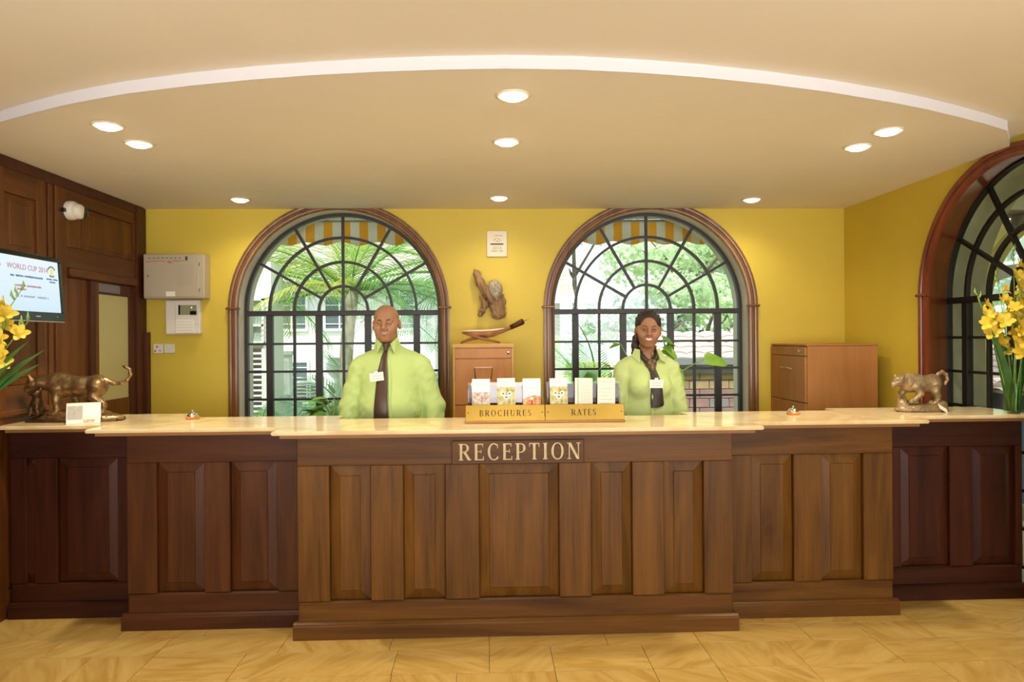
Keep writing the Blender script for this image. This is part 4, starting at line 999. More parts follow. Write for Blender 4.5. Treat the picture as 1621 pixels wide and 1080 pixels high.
# ------------------------------------------------------------------ gladioli
def petal_mb(mb, base, d, ln, wd, curl):
    d = Vector(d).normalized(); a = Vector((0, 0, 1)) if abs(d.z) < .9 else Vector((1, 0, 0)); u = d.cross(a).normalized(); w = u.cross(d)
    vs = []
    for q, k in ((0, .25), (.35, .85), (.7, 1.0), (.92, .6), (1.0, .12)):
        c = Vector(base) + d * ln * q + w * curl * ln * q * q
        vs += [c - u * wd * k / 2 + w * .08 * wd, c, c + u * wd * k / 2 + w * .08 * wd]
    fs = []
    for i in range(4):
        for j in range(2): a_ = i * 3 + j; fs.append((a_, a_ + 1, a_ + 4, a_ + 3))
    mb.add(vs, fs)
def bloom_mesh(rr, s):
    mb = MB()
    for k in range(6):
        a = k * PI / 3 + rr.uniform(-.15, .15); el = .55 if k % 2 else .8
        petal_mb(mb, (0, 0, 0), (math.cos(a) * el, math.sin(a) * el, .75), s * rr.uniform(.9, 1.1), s * .62, -.35)
    mb.tube([(0, 0, -.3 * s), (0, 0, .05 * s)], [.003, .012 * s / .05], 8)
    return mb.mesh('bloom', 'petal', True, fix=False)
rb = random.Random(11)
BLOOMS = [bloom_mesh(rb, .056) for _ in range(4)]
def blade(name, pts, w, m, parent):
    mb = MB(); pts = [Vector(p) for p in pts]; n = len(pts); vs = []
    for i, p in enumerate(pts):
        d = (pts[min(i + 1, n - 1)] - pts[max(0, i - 1)]).normalized(); u = d.cross(Vector((0.3, 1, 0))).normalized()
        k = w * min(1, 1.15 * (1 - i / (n - 1)) ** .55 + .02) / 2
        vs += [p - u * k, p + Vector((0, .12 * k, 0)), p + u * k]
    fs = []
    for i in range(n - 1):
        for j in range(2): a = i * 3 + j; fs.append((a, a + 1, a + 4, a + 3))
    return mb.add(vs, fs).build(name, m, parent, smooth=True, fix=False)
def gladiolus(label, group, foot, tip, nb, seed, first=.5, leaf=None, s=1.0):
    rr = random.Random(seed); foot = Vector(foot); tip = Vector(tip)
    t = thing('gladiolus', label, 'flower', foot, group=group); v = tip - foot
    bend = Vector((v.x * .18, 0, -abs(v.x) * .05))
    P = lambda q: v * q + bend * (q * q - q) * -1.0 * 0 + Vector((v.x * .35 * (q * q - q), v.y * .35 * (q * q - q), 0))
    MB().tube([P(q / 10) for q in range(11)], [.0055 - .0004 * q for q in range(11)], 7).build('stem', 'stem', t, smooth=True)
    for k in range(nb):
        q = first + (0.90 - first) * k / max(1, nb - 1); a = rr.uniform(-2.6, -.5) if k % 3 else rr.uniform(0, 6.28)
        o = bpy.data.objects.new('bloom', rr.choice(BLOOMS)); COL.objects.link(o); o.parent = t; o.location = P(q) + Vector((math.cos(a) * .022, math.sin(a) * .022, 0))
        dr = Vector((math.cos(a), math.sin(a), .45)); o.rotation_euler = dr.to_track_quat('Z', 'Y').to_euler()
        sc = s * (1.05 - .35 * k / nb); o.scale = (sc, sc, sc)
    for k in range(3):
        q = .93 + .03 * k; c = P(q); a = rr.uniform(0, 6.28)
        MB().tube([c, c + Vector((math.cos(a) * .012, math.sin(a) * .012, .02)), c + Vector((math.cos(a) * .012, math.sin(a) * .012, .045))], [.004, .006, .001], 6).build('bud', 'stem', t, smooth=True)
    if leaf: blade('leaf', [Vector((0, 0, .02)) + Vector(leaf) * q + Vector((0, 0, .05)) * math.sin(q * PI) for q in (0, .2, .4, .6, .8, 1)], .04, 'leaf_dark', t)
    return t
def vase(label, x, y, z, r, h):
    t = thing('glass_vase', label, 'vase', (x, y, z))
    MB().lathe([(.001, .0), (r * .92, 0), (r, .006), (r, h), (r - .003, h), (r - .003, .012), (.001, .010)], n=36).build('glass', 'vase_glass', t, smooth='auto')
    MB().lathe([(.001, .0125), (r - .004, .0125), (r - .004, h * .52), (.001, h * .52)], n=36).build('water', 'water', t, smooth='auto')
    return t
GR = ['in front, tilted left', 'upright, second tallest', 'leaning furthest left, lowest spray', 'tallest spike, leaning right', 'short, at the back left', 'leaning out of view to the right', 'mid height, bending forwards', 'shortest, bending straight forwards']
GL = ['leaning right in front of the screen', 'lowest, reaching furthest right', 'tall, left of the screen text', "bending right at the screen's lower edge", 'upright at the back of the vase', 'bending right beneath the screen', 'leaning away to the left', 'short, at the back right']
VX, VY = 3.085, 3.965
vase('tall clear glass vase half full of water on the right end of the counter', VX, VY, ZT, .055, .36)
specs = [((-.005, -.01), (-.13, -.04, .80), 5, None), ((.01, .0), (-.05, -.07, .95), 6, None), ((-.015, .01), (-.22, .0, .70), 5, (-.15, -.01, .54)), ((.02, -.01), (.06, -.05, .90), 6, None), ((.0, .015), (-.10, .05, .62), 4, (-.10, -.03, .50)), ((.015, .01), (.14, .0, .82), 6, (.12, -.02, .5)), ((-.02, -.015), (-.04, -.09, .68), 5, None), ((-.01, -.02), (.02, -.10, .60), 4, (-.17, -.04, .46))]
for i, (f, tp, nb, lf) in enumerate(specs):
    gladiolus('yellow gladiolus in the right counter vase, ' + GR[i], 'yellow gladioli in the right vase', (VX + f[0], VY + f[1], ZT + .014), (VX + tp[0], VY + tp[1], ZT + tp[2]), nb, 20 + i, .58, lf)
# left arrangement: on a pedestal in front of the counter, the blooms lean into view
PX, PY = -2.33, 3.02
t = thing('flower_pedestal', 'slim dark wooden pedestal at the far left in front of the counter', 'pedestal', (PX, PY, 0))
MB().box(-.14, .14, -.14, .14, 0, .05, c=.008).build('foot', 'dark_wood', t); MB().box(-.10, .10, -.10, .10, .05, 1.03, c=.006).build('shaft', 'dark_wood', t); MB().box(-.13, .13, -.13, .13, 1.03, 1.06, c=.006).build('cap', 'dark_wood', t)
vase('tall clear glass vase of gladioli on the far left pedestal', PX, PY, 1.061, .055, .30)
specs = [((.01, .0), (.33, .05, .72), 6, (.36, .03, .46)), ((.015, .01), (.37, .03, .58), 5, (.40, .05, .42)), ((.0, -.01), (.20, .02, .84), 7, None), ((.02, .0), (.27, -.04, .80), 6, (.33, -.02, .38)), ((-.01, .01), (-.03, .05, .85), 6, (.05, .0, .5)), ((.01, -.02), (.30, -.06, .64), 6, (.30, -.06, .50)), ((-.02, .0), (-.14, .0, .74), 5, None), ((.02, -.01), (.25, .06, .56), 5, (.36, .1, .36))]
for i, (f, tp, nb, lf) in enumerate(specs):
    gladiolus('yellow gladiolus at the left edge, ' + GL[i], 'yellow gladioli at the left', (PX + f[0], PY + f[1], 1.076), (PX + tp[0], PY + tp[1], 1.062 + tp[2]), nb, 40 + i, .60, lf)

# ------------------------------------------------------------------ back of the counter: cabinets and wall things
t = thing('filing_cabinet', 'orange beech filing cabinet facing the lobby between the two windows', 'cabinet', (-.028, 5.15, 0))
w2 = .2245
MB().box(-w2, w2, .018, .46, 0, 1.482).build('body', 'beech', t); MB().box(-w2 - .006, w2 + .006, -.008, .465, 1.483, 1.512, c=.003).build('top', 'beech_pale', t)
for s in (-1, 1): MB().box(s * w2, s * (w2 - .014), -.001, .018, 0, 1.482).build('edge_strip', 'beech_pale', t)
MB().box(-w2 + .015, w2 - .015, -.002, .0175, 1.405, 1.478, c=.002).build('lock_rail', 'beech', t)
MB().lathe([(.012, 0), (.011, .006), (.004, .009), (.001, .0095)], (.185, -.002, 1.445), n=16, axis='Y').build('lock', 'chrome', t, smooth='auto')
for k in range(4):
    z1 = 1.400 - k * .345; dw = MB().box(-w2 + .015, w2 - .015, -.002, .0175, z1 - .338, z1, c=.002).build('drawer', 'beech', t)
    MB().tube([(-.058, -.002, z1 - .15), (-.066, -.028, z1 - .062), (.066, -.028, z1 - .062), (.058, -.002, z1 - .15)], .005, 8).build('handle', 'chrome', dw, smooth='auto')
t = thing('filing_cabinet', 'brown beech filing cabinet standing sideways at the right wall, drawers facing left', 'cabinet', (2.34, 5.0, 0))
MB().box(.0, .525, .0, .62, 0, 1.478, c=.002).build('body', 'beech_dull', t); MB().box(-.012, .528, -.006, .626, 1.479, 1.492, c=.002).build('top', 'beech_dull', t)
for k in range(5):
    z1 = 1.470 if k == 0 else 1.400 - (k - 1) * .345; z0 = 1.405 if k == 0 else z1 - .338
    dw = MB().box(-.018, -.0005, .006, .614, z0, z1, c=.002).build('lock_rail' if k == 0 else 'drawer', 'beech_dull', t)
    if k: MB().tube([(-.018, .22, z1 - .10), (-.04, .24, z1 - .09), (-.04, .38, z1 - .09), (-.018, .40, z1 - .10)], .006, 8).build('handle', 'chrome', dw, smooth='auto')
    else: MB().lathe([(.011, -.018), (.010, -.025), (.001, -.027)], (0, .09, 1.44), n=14, axis='X').build('lock', 'chrome', dw)

# carved bow harp like object on the left cabinet
t = thing('carved_stringed_harp', 'carved wooden harp with pale skin bowl and crossed legs on the filing cabinet', 'instrument', (-.03, 5.33, 1.5125))
Bw = SDF(); Bw.chain([(-.155, 0, .098), (-.06, 0, .078), (.05, 0, .080), (.14, 0, .10)], [.016, .026, .026, .014], .03)
sdf_obj('bowl', Bw, .005, 'stool_wood', t, cut=lambda F, X, Y, Z: np.maximum(F, Z - .098 + 0 * F - X * .05))
MB().prism([(-.165, .098), (-.09, .094), (0, .094), (.10, .10), (.165, .112), (.15, .118), (.05, .108), (-.10, .104)], -.03, .03, 'Y').build('skin_top', 'cream_paper', t)
MB().tube([(-.155, -.012, .085), (-.08, -.018, .06), (.0, -.02, .035), (.07, -.02, .022), (.13, -.02, .006)], [.008, .012, .012, .010, .007], 10).build('leg', 'stool_wood', t, smooth=True)
MB().tube([(-.175, .018, .006), (-.11, .018, .03), (-.04, .018, .045), (.04, .018, .056)], [.008, .012, .013, .010], 10).build('leg', 'stool_wood', t, smooth=True)
MB().tube([(.0, 0, .045), (.08, 0, .065), (.16, 0, .10), (.22, 0, .125)], [.010, .013, .015, .017], 10).build('neck', 'stool_wood', t, smooth=True)
MB().tube([(.21, 0, .121), (.25, 0, .140), (.30, 0, .165), (.312, 0, .171)], [.018, .020, .024, .018], 12).build('wrapped_handle', 'dark_wood', t, smooth=True)
MB().tube([(.31, 0, .17), (.355, 0, .187)], [.003, .001], 6).build('spike', 'dark_wood', t)
MB().box(-.04, .07, -.022, .022, .056, .064, c=.002).build('bridge', 'dark_wood', t)

t = thing('driftwood_carving', 'weathered driftwood carving with a grey oval head on the yellow wall', 'carving', (.02, 5.605, 1.9))
D = SDF()
D.chain([(-.105, -.035, .175), (-.07, -.04, .10), (-.02, -.045, .02), (.035, -.05, -.055)], [.022, .033, .034, .026], .015)
D.rc((-.108, -.035, .17), (-.118, -.035, .205), .016, .005, .008); D.rc((-.088, -.035, .165), (-.086, -.035, .198), .01, .004, .006); D.rc((-.075, -.035, .15), (-.066, -.035, .19), .012, .004, .006)
D.el((.066, -.035, -.105), (.050, .03, .09), .02); D.rc((.05, -.035, -.16), (.10, -.035, -.16), .028, .026, .02); D.rc((.10, -.035, -.15), (.112, -.03, -.05), .026, .022, .02); D.rc((.075, -.035, -.02), (.088, -.035, .035), .03, .014, .015); D.rc((.04, -.03, -.10), (.09, -.03, -.04), .035, .03, .02); D.rc((.10, -.03, -.03), (.112, -.03, .0), .014, .008, .01)
D.chain([(-.03, -.03, -.06), (-.055, -.03, -.125), (-.075, -.03, -.16)], [.024, .022, .018], .012); D.rc((-.06, -.03, -.02), (-.025, -.03, -.085), .02, .022, .012)
D.rc((0, -.01, -.05), (.0, .0, .0), .02, .02, .02)
D.el((-.066, -.055, -.135), (.008, .02, .006), .003, -1); D.el((-.05, -.055, -.105), (.006, .02, .006), .003, -1)
sdf_obj('driftwood', D, .0042, 'driftwood', t, disp=lambda P: np.array([mnoise.noise(Vector((p[0] * 70 + p[2] * 30, p[1] * 60, p[2] * 14))) * .006 for p in P]))
O = SDF(); O.el((.048, -.064, .045), (.060, .045, .076), .01, rot=Matrix.Rotation(math.radians(-8), 3, 'Y')); O.rc((.05, -.088, -.005), (.06, -.088, -.04), .022, .012, .02)
for s in (-1, 1): O.el((.054 + s * .024, -.100, -.022), (.008, .012, .007), .003, -1)
M['owl_grey'] = mat('speckled_grey_carving', (0.36, 0.30, 0.22), 0.75, var=0.45, vscale=80, bump=0.6, bscale=100)
sdf_obj('oval_head', O, .004, 'owl_grey', t)

t = thing('award_plaque', 'cream and silver award plaque high on the yellow wall between the windows', 'plaque', (.086, 5.618, 2.315))
MB().box(-.083, .083, -.012, 0, -.105, .105, c=.003).build('plate', mat('champagne_metal_plate', (0.66, 0.58, 0.44), 0.42, 0.2), t)
def pl_(name, x0, x1, z0, z1, m='ink'): MB().box(x0, x1, -.0126, -.0121, z0, z1).build(name, m, t)
dashes('heading', -.03, .045, .066, .008, 'ink', t, -.0126, -.0121, 3)
o = ring_piece(.028, .033, 20, 85, -.0127, -.0122, .012, 8).build('laurel_arc', 'ink', t); o = ring_piece(.028, .033, 95, 160, -.0127, -.0122, .012, 8).build('laurel_arc', 'ink', t)
dashes('emblem_word', -.018, .018, .021, .010, 'ink', t, -.0126, -.0121, 4); pl_('black_band', -.052, .052, -.008, .003, 'black_ink')
text('year', '2013', .036, 'ink', t, (0, -.0125, -.045)); dashes('lower_line', -.042, .046, -.059, .014, 'ink', t, -.0126, -.0121, 8)
for sx in (-1, 1):
    for sz in (-1, 1): MB().box(sx * .073 - .002, sx * .073 + .002, -.0135, -.012, sz * .094 - .002, sz * .094 + .002).build('screw', 'ink', t)

t = thing('alarm_panel_box', 'beige grey metal alarm panel box with red writing on the back wall', 'box', (-2.43, 5.61, 2.055))
MB().box(-.232, .232, -.115, .008, -.175, .172, c=.006).build('case', 'grey_metal', t); MB().box(-.228, .192, -.122, -.1155, -.162, .168, c=.003).build('door', 'grey_metal', t)
for i in range(8): MB().box(-.19 + i * .033, -.172 + i * .033, -.1232, -.1222, .138, .1425).build('label_mark', 'black_ink', t)
for i, (a, b_, z) in enumerate(((-.208, -.165, .112), (-.16, -.11, .116), (-.105, -.065, .116), (-.05, -.015, .112), (-.04, -.01, .104), (-.005, .02, .118), (.025, .045, .116), (.05, .085, .118))):
    MB().tube([(a + (b_ - a) * k / 10, -.1228, z + .004 * math.sin(k * 2.3)) for k in range(11)], .0016, 4).build('red_writing', 'red_ink', t)
MB().box(.092, .108, -.1232, -.1222, .122, .152, c=0).build('shield_mark', 'black_ink', t)
g = MB()
for i in range(12):
    for j in range(17): g.box(.035 + i * .0105, .038 + i * .0105, -.1226, -.1219, -.075 + j * .0098, -.072 + j * .0098)
tag(g.build('vent_holes', 'ink', t), kind='stuff')
MB().lathe([(.009, .122), (.008, .126), (.001, .127)], (-.192, 0, .0), n=14, axis='Y').build('lock', 'chrome', t)
for z in (-.11, .095): MB().box(.192, .203, -.124, -.1155, z - .015, z + .015, c=.002).build('hinge', 'chrome', t)
MB().box(-.058, .012, -.1235, -.1222, -.158, -.12).build('white_sticker', 'paper', t)
t = thing('alarm_keypad', 'white alarm keypad with a green display beneath the beige panel box', 'keypad', (-2.395, 5.612, 1.737))
MB().box(-.135, .135, -.05, .006, -.135, .135, c=.008).build('case', 'white_plastic', t); MB().box(-.055, .133, -.056, -.0505, -.06, .132, c=.004).build('fascia', 'white_plastic', t)
MB().box(-.028, .112, -.0585, -.0562, .018, .095, c=.002).build('display', 'lcd', t); MB().box(.062, .112, -.060, -.0586, .018, .048).build('display_mask', 'black_plastic', t); MB().box(-.028, -.014, -.060, -.0586, .018, .095).build('display_mask', 'black_plastic', t)
MB().lathe([(.006, .0586), (.004, .0605), (.001, .061)], (.074, 0, .075), n=12, axis='Y').build('status_light', 'green_led', t)
for k in range(5): MB().box(.0 + k * .02, .012 + k * .02, -.059, -.0562, -.002, .006, c=.001).build('button', 'white_plastic', t)
MB().box(-.05, .09, -.058, -.0508, -.125, -.02, c=.002).build('paper_label', 'paper', t)
for k in range(4): MB().box(-.04, .08, -.0586, -.0581, -.105 + k * .022, -.1035 + k * .022).build('label_line', 'ink', t)
t = thing('wall_socket', 'white wall socket with red marks low beside the dark corner post', 'socket', (-2.605, 5.619, 1.49))
MB().box(-.04, .035, -.012, 0, -.038, .038, c=.004).build('plate', 'white_plastic', t); MB().box(-.015, -.003, -.016, -.0125, .008, .024, c=.002).build('red_rocker', 'red_ink', t); MB().box(.008, .02, -.0145, -.0125, -.02, -.012).build('slot', 'leaf_dark', t); MB().box(-.03, -.018, -.0145, -.0125, -.024, -.012).build('slot', 'red_ink', t)
t = thing('switch_plate', 'plain white switch plate right of the wall socket', 'switch', (-2.52, 5.619, 1.492))
MB().box(-.042, .04, -.010, 0, -.038, .036, c=.004).build('plate', 'white_plastic', t); MB().box(-.012, .010, -.014, -.0105, -.014, .014, c=.002).build('rocker', 'white_plastic', t)

# ------------------------------------------------------------------ television and camera on the left wall
tv = thing('television', 'flat black television with a pale blue screen on the panelled left wall', 'television', (-2.515, 3.890, 1.857))
tv.rotation_euler = (math.radians(-4.0), 0, PI / 2)      # local x runs along the wall, front is -y (towards the room)
def tvp(name, b, m, p=tv, **k): return b.build(name, m, p, **k)
tvp('case', MB().box(-.325, .325, .006, .055, -.187, .184, c=.012), 'black_plastic')
for n_, q in (('bezel', (-.325, .325, -.006, .006, .158, .184)), ('bezel', (-.325, .325, -.006, .006, -.187, -.138)), ('bezel', (-.325, -.298, -.006, .006, -.138, .158)), ('bezel', (.298, .325, -.006, .006, -.138, .158))): tvp(n_, MB().box(*q, c=.003), 'black_plastic')
tvp('chin_strip', MB().box(-.32, .32, -.004, .01, -.196, -.187, c=.003), 'screen_frame')
scr = tvp('screen', MB().box(-.298, .298, .001, .005, -.138, .158), 'screen')
tvp('maker_plate', MB().box(.055, .095, -.0075, -.006, -.168, -.161), 'screen_frame'); tvp('power_light', MB().box(.245, .25, -.0075, -.006, -.168, -.16), 'screen_frame')
M['screen_blue'] = mat('screen_blue_print', (0.02, 0.02, 0.02), 0.5, emit=(0.10, 0.20, 0.45), estr=.55); M['screen_red'] = mat('screen_red_print', (0.02, 0.02, 0.02), 0.5, emit=(0.55, 0.22, 0.34), estr=.75); M['screen_yellow'] = mat('screen_yellow_print', (.02, .02, .02), .5, emit=(0.85, 0.80, 0.25), estr=.9); M['screen_grey'] = mat('screen_grey_print', (.02, .02, .02), .5, emit=(0.36, 0.38, 0.52), estr=.8)
text('screen_heading', 'WORLD CUP 2014', .042, 'screen_red', scr, (.03, .0, .088), extr=.0004)
for z, xa, xb, m_ in ((.052, -.13, .15, 'screen_blue'), (.0, -.09, .13, 'screen_red'), (-.020, -.07, .0, 'screen_red'), (-.058, -.09, .19, 'screen_grey')):
    dashes('screen_line', xa, xb, z, .012, m_, scr, -.0004, .0009, int(z * 1000))
def disc(name, x, z, rx, rz, m, d=0.0): 
    b = MB(); b.prism([(x + rx * math.cos(a * PI / 10), z + rz * math.sin(a * PI / 10)) for a in range(20)], -.0004 - d, .0009, 'Y'); b.build(name, m, scr)
o = ring_piece(.030, .037, 25, 155, -.0005, .0009, .095, 10).build('event_emblem_arc', 'screen_blue', scr, (.235, 0, 0)); disc('event_emblem', .235, .098, .015, .026, 'screen_yellow'); disc('event_emblem', .235, .074, .022, .006, 'screen_blue')
dashes('emblem_caption', .185, .285, .054, .010, 'screen_blue', scr, -.0004, .0009, 5); dashes('emblem_caption', .21, .262, .038, .009, 'screen_blue', scr, -.0004, .0009, 6)
for k in range(5): disc('crest', -.235 + .03 * math.cos(k * 1.26), .10 + .03 * math.sin(k * 1.26), .016, .014, ('screen_blue', 'screen_grey', 'screen_yellow')[k % 3], .0001 * k)
tvp('wall_bracket', MB().box(-.10, .10, .056, .09, -.08, .08, c=.003).tube([(0, .08, 0), (0, .195, -.004)], .02, 10), 'steel_black')
t = thing('security_camera', 'white dome security camera on the panelled wall near the ceiling', 'camera', (XL, 4.60, 2.40))
MB().lathe([(.060, 0), (.062, .006), (.061, .030), (.056, .042), (.048, .048)], n=32, axis='X').build('mount', 'white_plastic', t, smooth='auto')
bl = SDF(); bl.el((.055, .016, -.004), (.036, .050, .050), .01)
sdf_obj('housing', bl, .005, 'white_plastic', t)
dm = SDF(); dm.el((.074, .038, -.008), (.028, .034, .036), .01); sdf_obj('dark_lens_dome', dm, .004, 'dark_dome', t)
MB().box(.0, .02, -.085, -.055, -.02, .005, c=.004).build('cable_gland', 'black_plastic', t)

# ------------------------------------------------------------------ people
def Rz(a): return np.array(Matrix.Rotation(a, 3, 'Z'))
def Rx(a): return np.array(Matrix.Rotation(a, 3, 'X'))
def Ry(a): return np.array(Matrix.Rotation(a, 3, 'Y'))
def head_sdf(man):
    h = SDF(); w = 1.0 if man else .93
    h.el((0, .018, .036), (.079 * w, .098, .083), .02)
    h.el((0, -.028, -.026), (.068 * w, .066, .084 if man else .080), .03)
    h.rc((-(.032 if man else .022), -.032, -.070), (.032 if man else .022, -.032, -.070), .028 if man else .024, k=.03)
    h.rc((-.010, -.066, -.094), (.010, -.066, -.094), .019 if man else .015, k=.025)
    for s in (-1, 1):
        h.el((s * .043 * w, -.062, -.030), (.026, .024, .026), .02)
        h.rc((s * .050 * w, -.058, -.02), (s * .060 * w, -.03, .0), .018, .02, .02)
        h.el((s * .031, -.099, .001), (.019, .016, .0115), .012, -1)
    h.rc((-.045, -.078, .020), (.045, -.078, .020), .011 if man else .007, k=.014)
    h.rc((0, -.090, .010), (0, -.110, -.026), .0085, .0125 if man else .0105, k=.012)
    for s in (-1, 1): h.el((s * (.0135 if man else .0115), -.102, -.032), (.0105 if man else .009, .012, .009), .006)
    h.el((0, -.080, -.056), (.032, .018, .024), .02)
    for s in (-1, 1):
        h.rc((0, -.0965, -.0520), (s * .014, -.0935, -.0510), .0042, .004, .005); h.rc((s * .014, -.0935, -.0510), (s * .029, -.082, -.0440), .004, .0025, .005)
        h.rc((0, -.0955, -.0680), (s * .014, -.0925, -.0650), .0050, .0045, .005); h.rc((s * .014, -.0925, -.0650), (s * .029, -.082, -.0460), .0045, .0025, .005)
    o = .0 if not man else -.0015
    pass
    for i in range(6):
        x0, x1 = -.024 + i * .048 / 6, -.024 + (i + 1) * .048 / 6; zf = lambda x: -.0592 + 19 * x * x; yf = lambda x: -.096 + 16 * x * x
        h.rc((x0, yf(x0), zf(x0)), (x1, yf(x1), zf(x1)), .0056 if not man else .0042, k=.002, op=-1)
    for s in (-1, 1):
        h.el((s * .0815 * w, .012, -.006), (.011, .019, .031), .008, rot=Rx(.2) @ Rz(s * .35)); h.el((s * .089 * w, .004, -.004), (.006, .010, .018), .004, -1)
        h.rc((s * .036, -.104, -.028), (s * .040, -.094, -.060), .0028, .002, .006, -1)
    return h
def face_region(lip0):
    def f(C):
        x, y, z = C.T; r = np.zeros(len(C), int)
        up = np.abs(z + .0532 - 12 * x * x) < .0030; dn = np.abs(z + .0672 - 25 * x * x) < .0044
        r[(np.abs(x) < .028) & (y < -.080) & (up | dn)] = 1
        return r
    return f
def hand_prims(b, wrist, s, dirn, k=.006):
    """hanging relaxed hand; s = side; dirn points down the hand; palm towards the body"""
    W_ = Vector(wrist); d = Vector(dirn).normalized(); fr = Vector((0, -1, 0)); fr = (fr - d * fr.dot(d)).normalized(); inn = Vector((-s, 0, 0))
    inn = (inn - d * inn.dot(d)).normalized()
    P = lambda a, f_, i_: tuple(W_ + d * a + fr * f_ + inn * i_)
    b.rc(P(-.02, 0, 0), P(.03, .0, 0), .026, .024, .02)
    for f_ in (-.028, -.010, .010, .028): b.rc(P(.025, f_ * .7, 0), P(.088, f_, .002), .015, .0125, .012)
    for f_, ln in ((.029, .92), (.010, 1.0), (-.010, .95), (-.028, .76)):
        b.rc(P(.086, f_, .002), P(.086 + .038 * ln, f_ * 1.05, .008), .0098, .009, k); b.rc(P(.086 + .038 * ln, f_ * 1.05, .008), P(.086 + .062 * ln, f_ * 1.02, .020), .009, .0082, k); b.rc(P(.086 + .062 * ln, f_ * 1.02, .020), P(.086 + .074 * ln, f_, .034), .0082, .0070, k)
    b.rc(P(.02, .022, .008), P(.052, .044, .018), .015, .012, .012); b.rc(P(.052, .044, .018), P(.080, .052, .026), .0115, .0098, k); b.rc(P(.080, .052, .026), P(.100, .052, .034), .0098, .0078, k)

def person(label, loc, man, hz, hx, yaw, tilt, D):
    t = thing('person', label, 'person', loc)
    ctr = np.array([hx, -.02, hz]); R = Rz(yaw) @ Ry(tilt)
    body = head_sdf(man); lipf = face_region(0); body.xf(R, ctr)
    nk = D['neck']
    body.rc((hx * .9, .012, hz - .06), (hx * .5, .03, hz - nk[1]), nk[0], nk[0] * 1.08, .03)
    body.p = body.p[-1:] + body.p[:-1] if False else body.p
    body.rc((-D['sh'] + .04, .02, D['shz']), (D['sh'] - .04, .02, D['shz']), .048, k=.04)
    body.el((0, .0, D['shz'] - .16), (D['ch'] - .025, D['cd'] - .03, .20), .04); body.el((0, .0, D['wz']), (D['wa'] - .022, D['wd'] - .028, .16), .04); body.el((0, .01, .93), (D['hip'], .11, .12), .05)
    for s in (-1, 1):
        A = D['arm'](s); r = D['ar']
        body.chain(A, [r[0] - .018, r[1] - .016, r[2] - .012], .015)
        dv = Vector(A[2]) - Vector(A[1]); hand_prims(body, A[2], s, (dv.x * .3, dv.y * .5, dv.z))
        body.chain([(s * .085, .01, .90), (s * .095, .0, .50), (s * .10, .025, .09)], [.082, .052, .036] if man else [.078, .048, .032], .02)
        body.rc((s * .10, .02, .05), (s * .115, -.11, .035), .035, .03, .02)
    Ri = R.T
    def region(C):
        L_ = (C - ctr) @ Ri.T
        return lipf(L_)
    sdf_obj('body', body, .0042, ['man_skin' if man else 'woman_skin', 'lip'], t, region=region)
    hd = bpy.data.objects.new('face', None); COL.objects.link(hd); hd.parent = t; hd.location = ctr; hd.rotation_euler = Matrix((R[0], R[1], R[2])).to_euler()
    FP = lambda name, mb, m, **k: mb.build(name, m, hd, **k)
    for s in (-1, 1):
        e = MB(); e.lathe([(.001, -.0115)] + [(.0115 * math.sin(q * PI / 10), -.0115 * math.cos(q * PI / 10)) for q in range(1, 10)] + [(.001, .0115)], n=18)
        eo = FP('eye', e, 'eye_white', loc=(s * .031, -.0805, .001), smooth=True)
        i_ = MB(); i_.lathe([(.0062, .0100), (.0050, .0112), (.001, .0122)], n=14, axis='Y'); iw = i_.build('iris', 'iris', eo, (.0, 0, 0))
        lid = SDF(); a = .0042 if man else .0072
        lid.chain([(s * .016, -.0885, .0 + (.0 if man else .001)), (s * .024, -.0935, a), (s * .033, -.0935, a + .0006), (s * .044, -.0850, .001)], [.0025, .0036, .0038, .0025], .003)
        b_ = -.0045 if man else -.0058
        lid.chain([(s * .016, -.0885, -.001), (s * .024, -.0925, b_), (s * .034, -.0915, b_), (s * .044, -.0850, .0)], [.0025, .0034, .0034, .0025], .003)
        sdf_obj('eyelid', lid, .0013, 'man_skin' if man else 'woman_skin', hd)
        FP('lash_line', MB().tube([(s * .017, -.0905, .0002), (s * .024, -.0968, a - .0028), (s * .033, -.0966, a - .0026), (s * .045, -.0875, .0008)], [.0007, .0012, .0013, .0006], 6), 'brow', smooth=True)
        bz = .0185 if man else .020
        FP('eyebrow', MB().tube([(s * .014, -.0935, bz), (s * .026, -.0930, bz + .005), (s * .040, -.0845, bz + .004), (s * .050, -.0735, bz - .002)], [.0022, .0034, .0028, .0012] if not man else [.0034, .0056, .0048, .0020], 7, flat=.6), 'brow', smooth=True)
        FP('nostril', MB().lathe([(.001, .001), (.0036, .0), (.001, -.001)], (s * .0065, -.1105, -.0378), n=10), 'brow')
    tm = MB(); n = 12
    for k in range(n + 1):
        x0 = -.023 + .046 * k / n; yy = -.0930 + 14 * x0 * x0; zz = -.0588 + 19 * x0 * x0; hh = (.0030 if man else .0050) * (1 - (2 * k / n - 1) ** 4 * .6)
        tm.v += [(x0, yy, zz - hh), (x0, yy, zz + hh + .001), (x0, yy + .006, zz + hh + .001), (x0, yy + .006, zz - hh)]
    for k in range(n):
        for q in range(4): tm.f.append((k * 4 + q, k * 4 + (q + 1) % 4, k * 4 + 4 + (q + 1) % 4, k * 4 + 4 + q)); tm.mi.append(0)
    FP('teeth', tm, 'teeth', smooth='auto')
    return t, hd

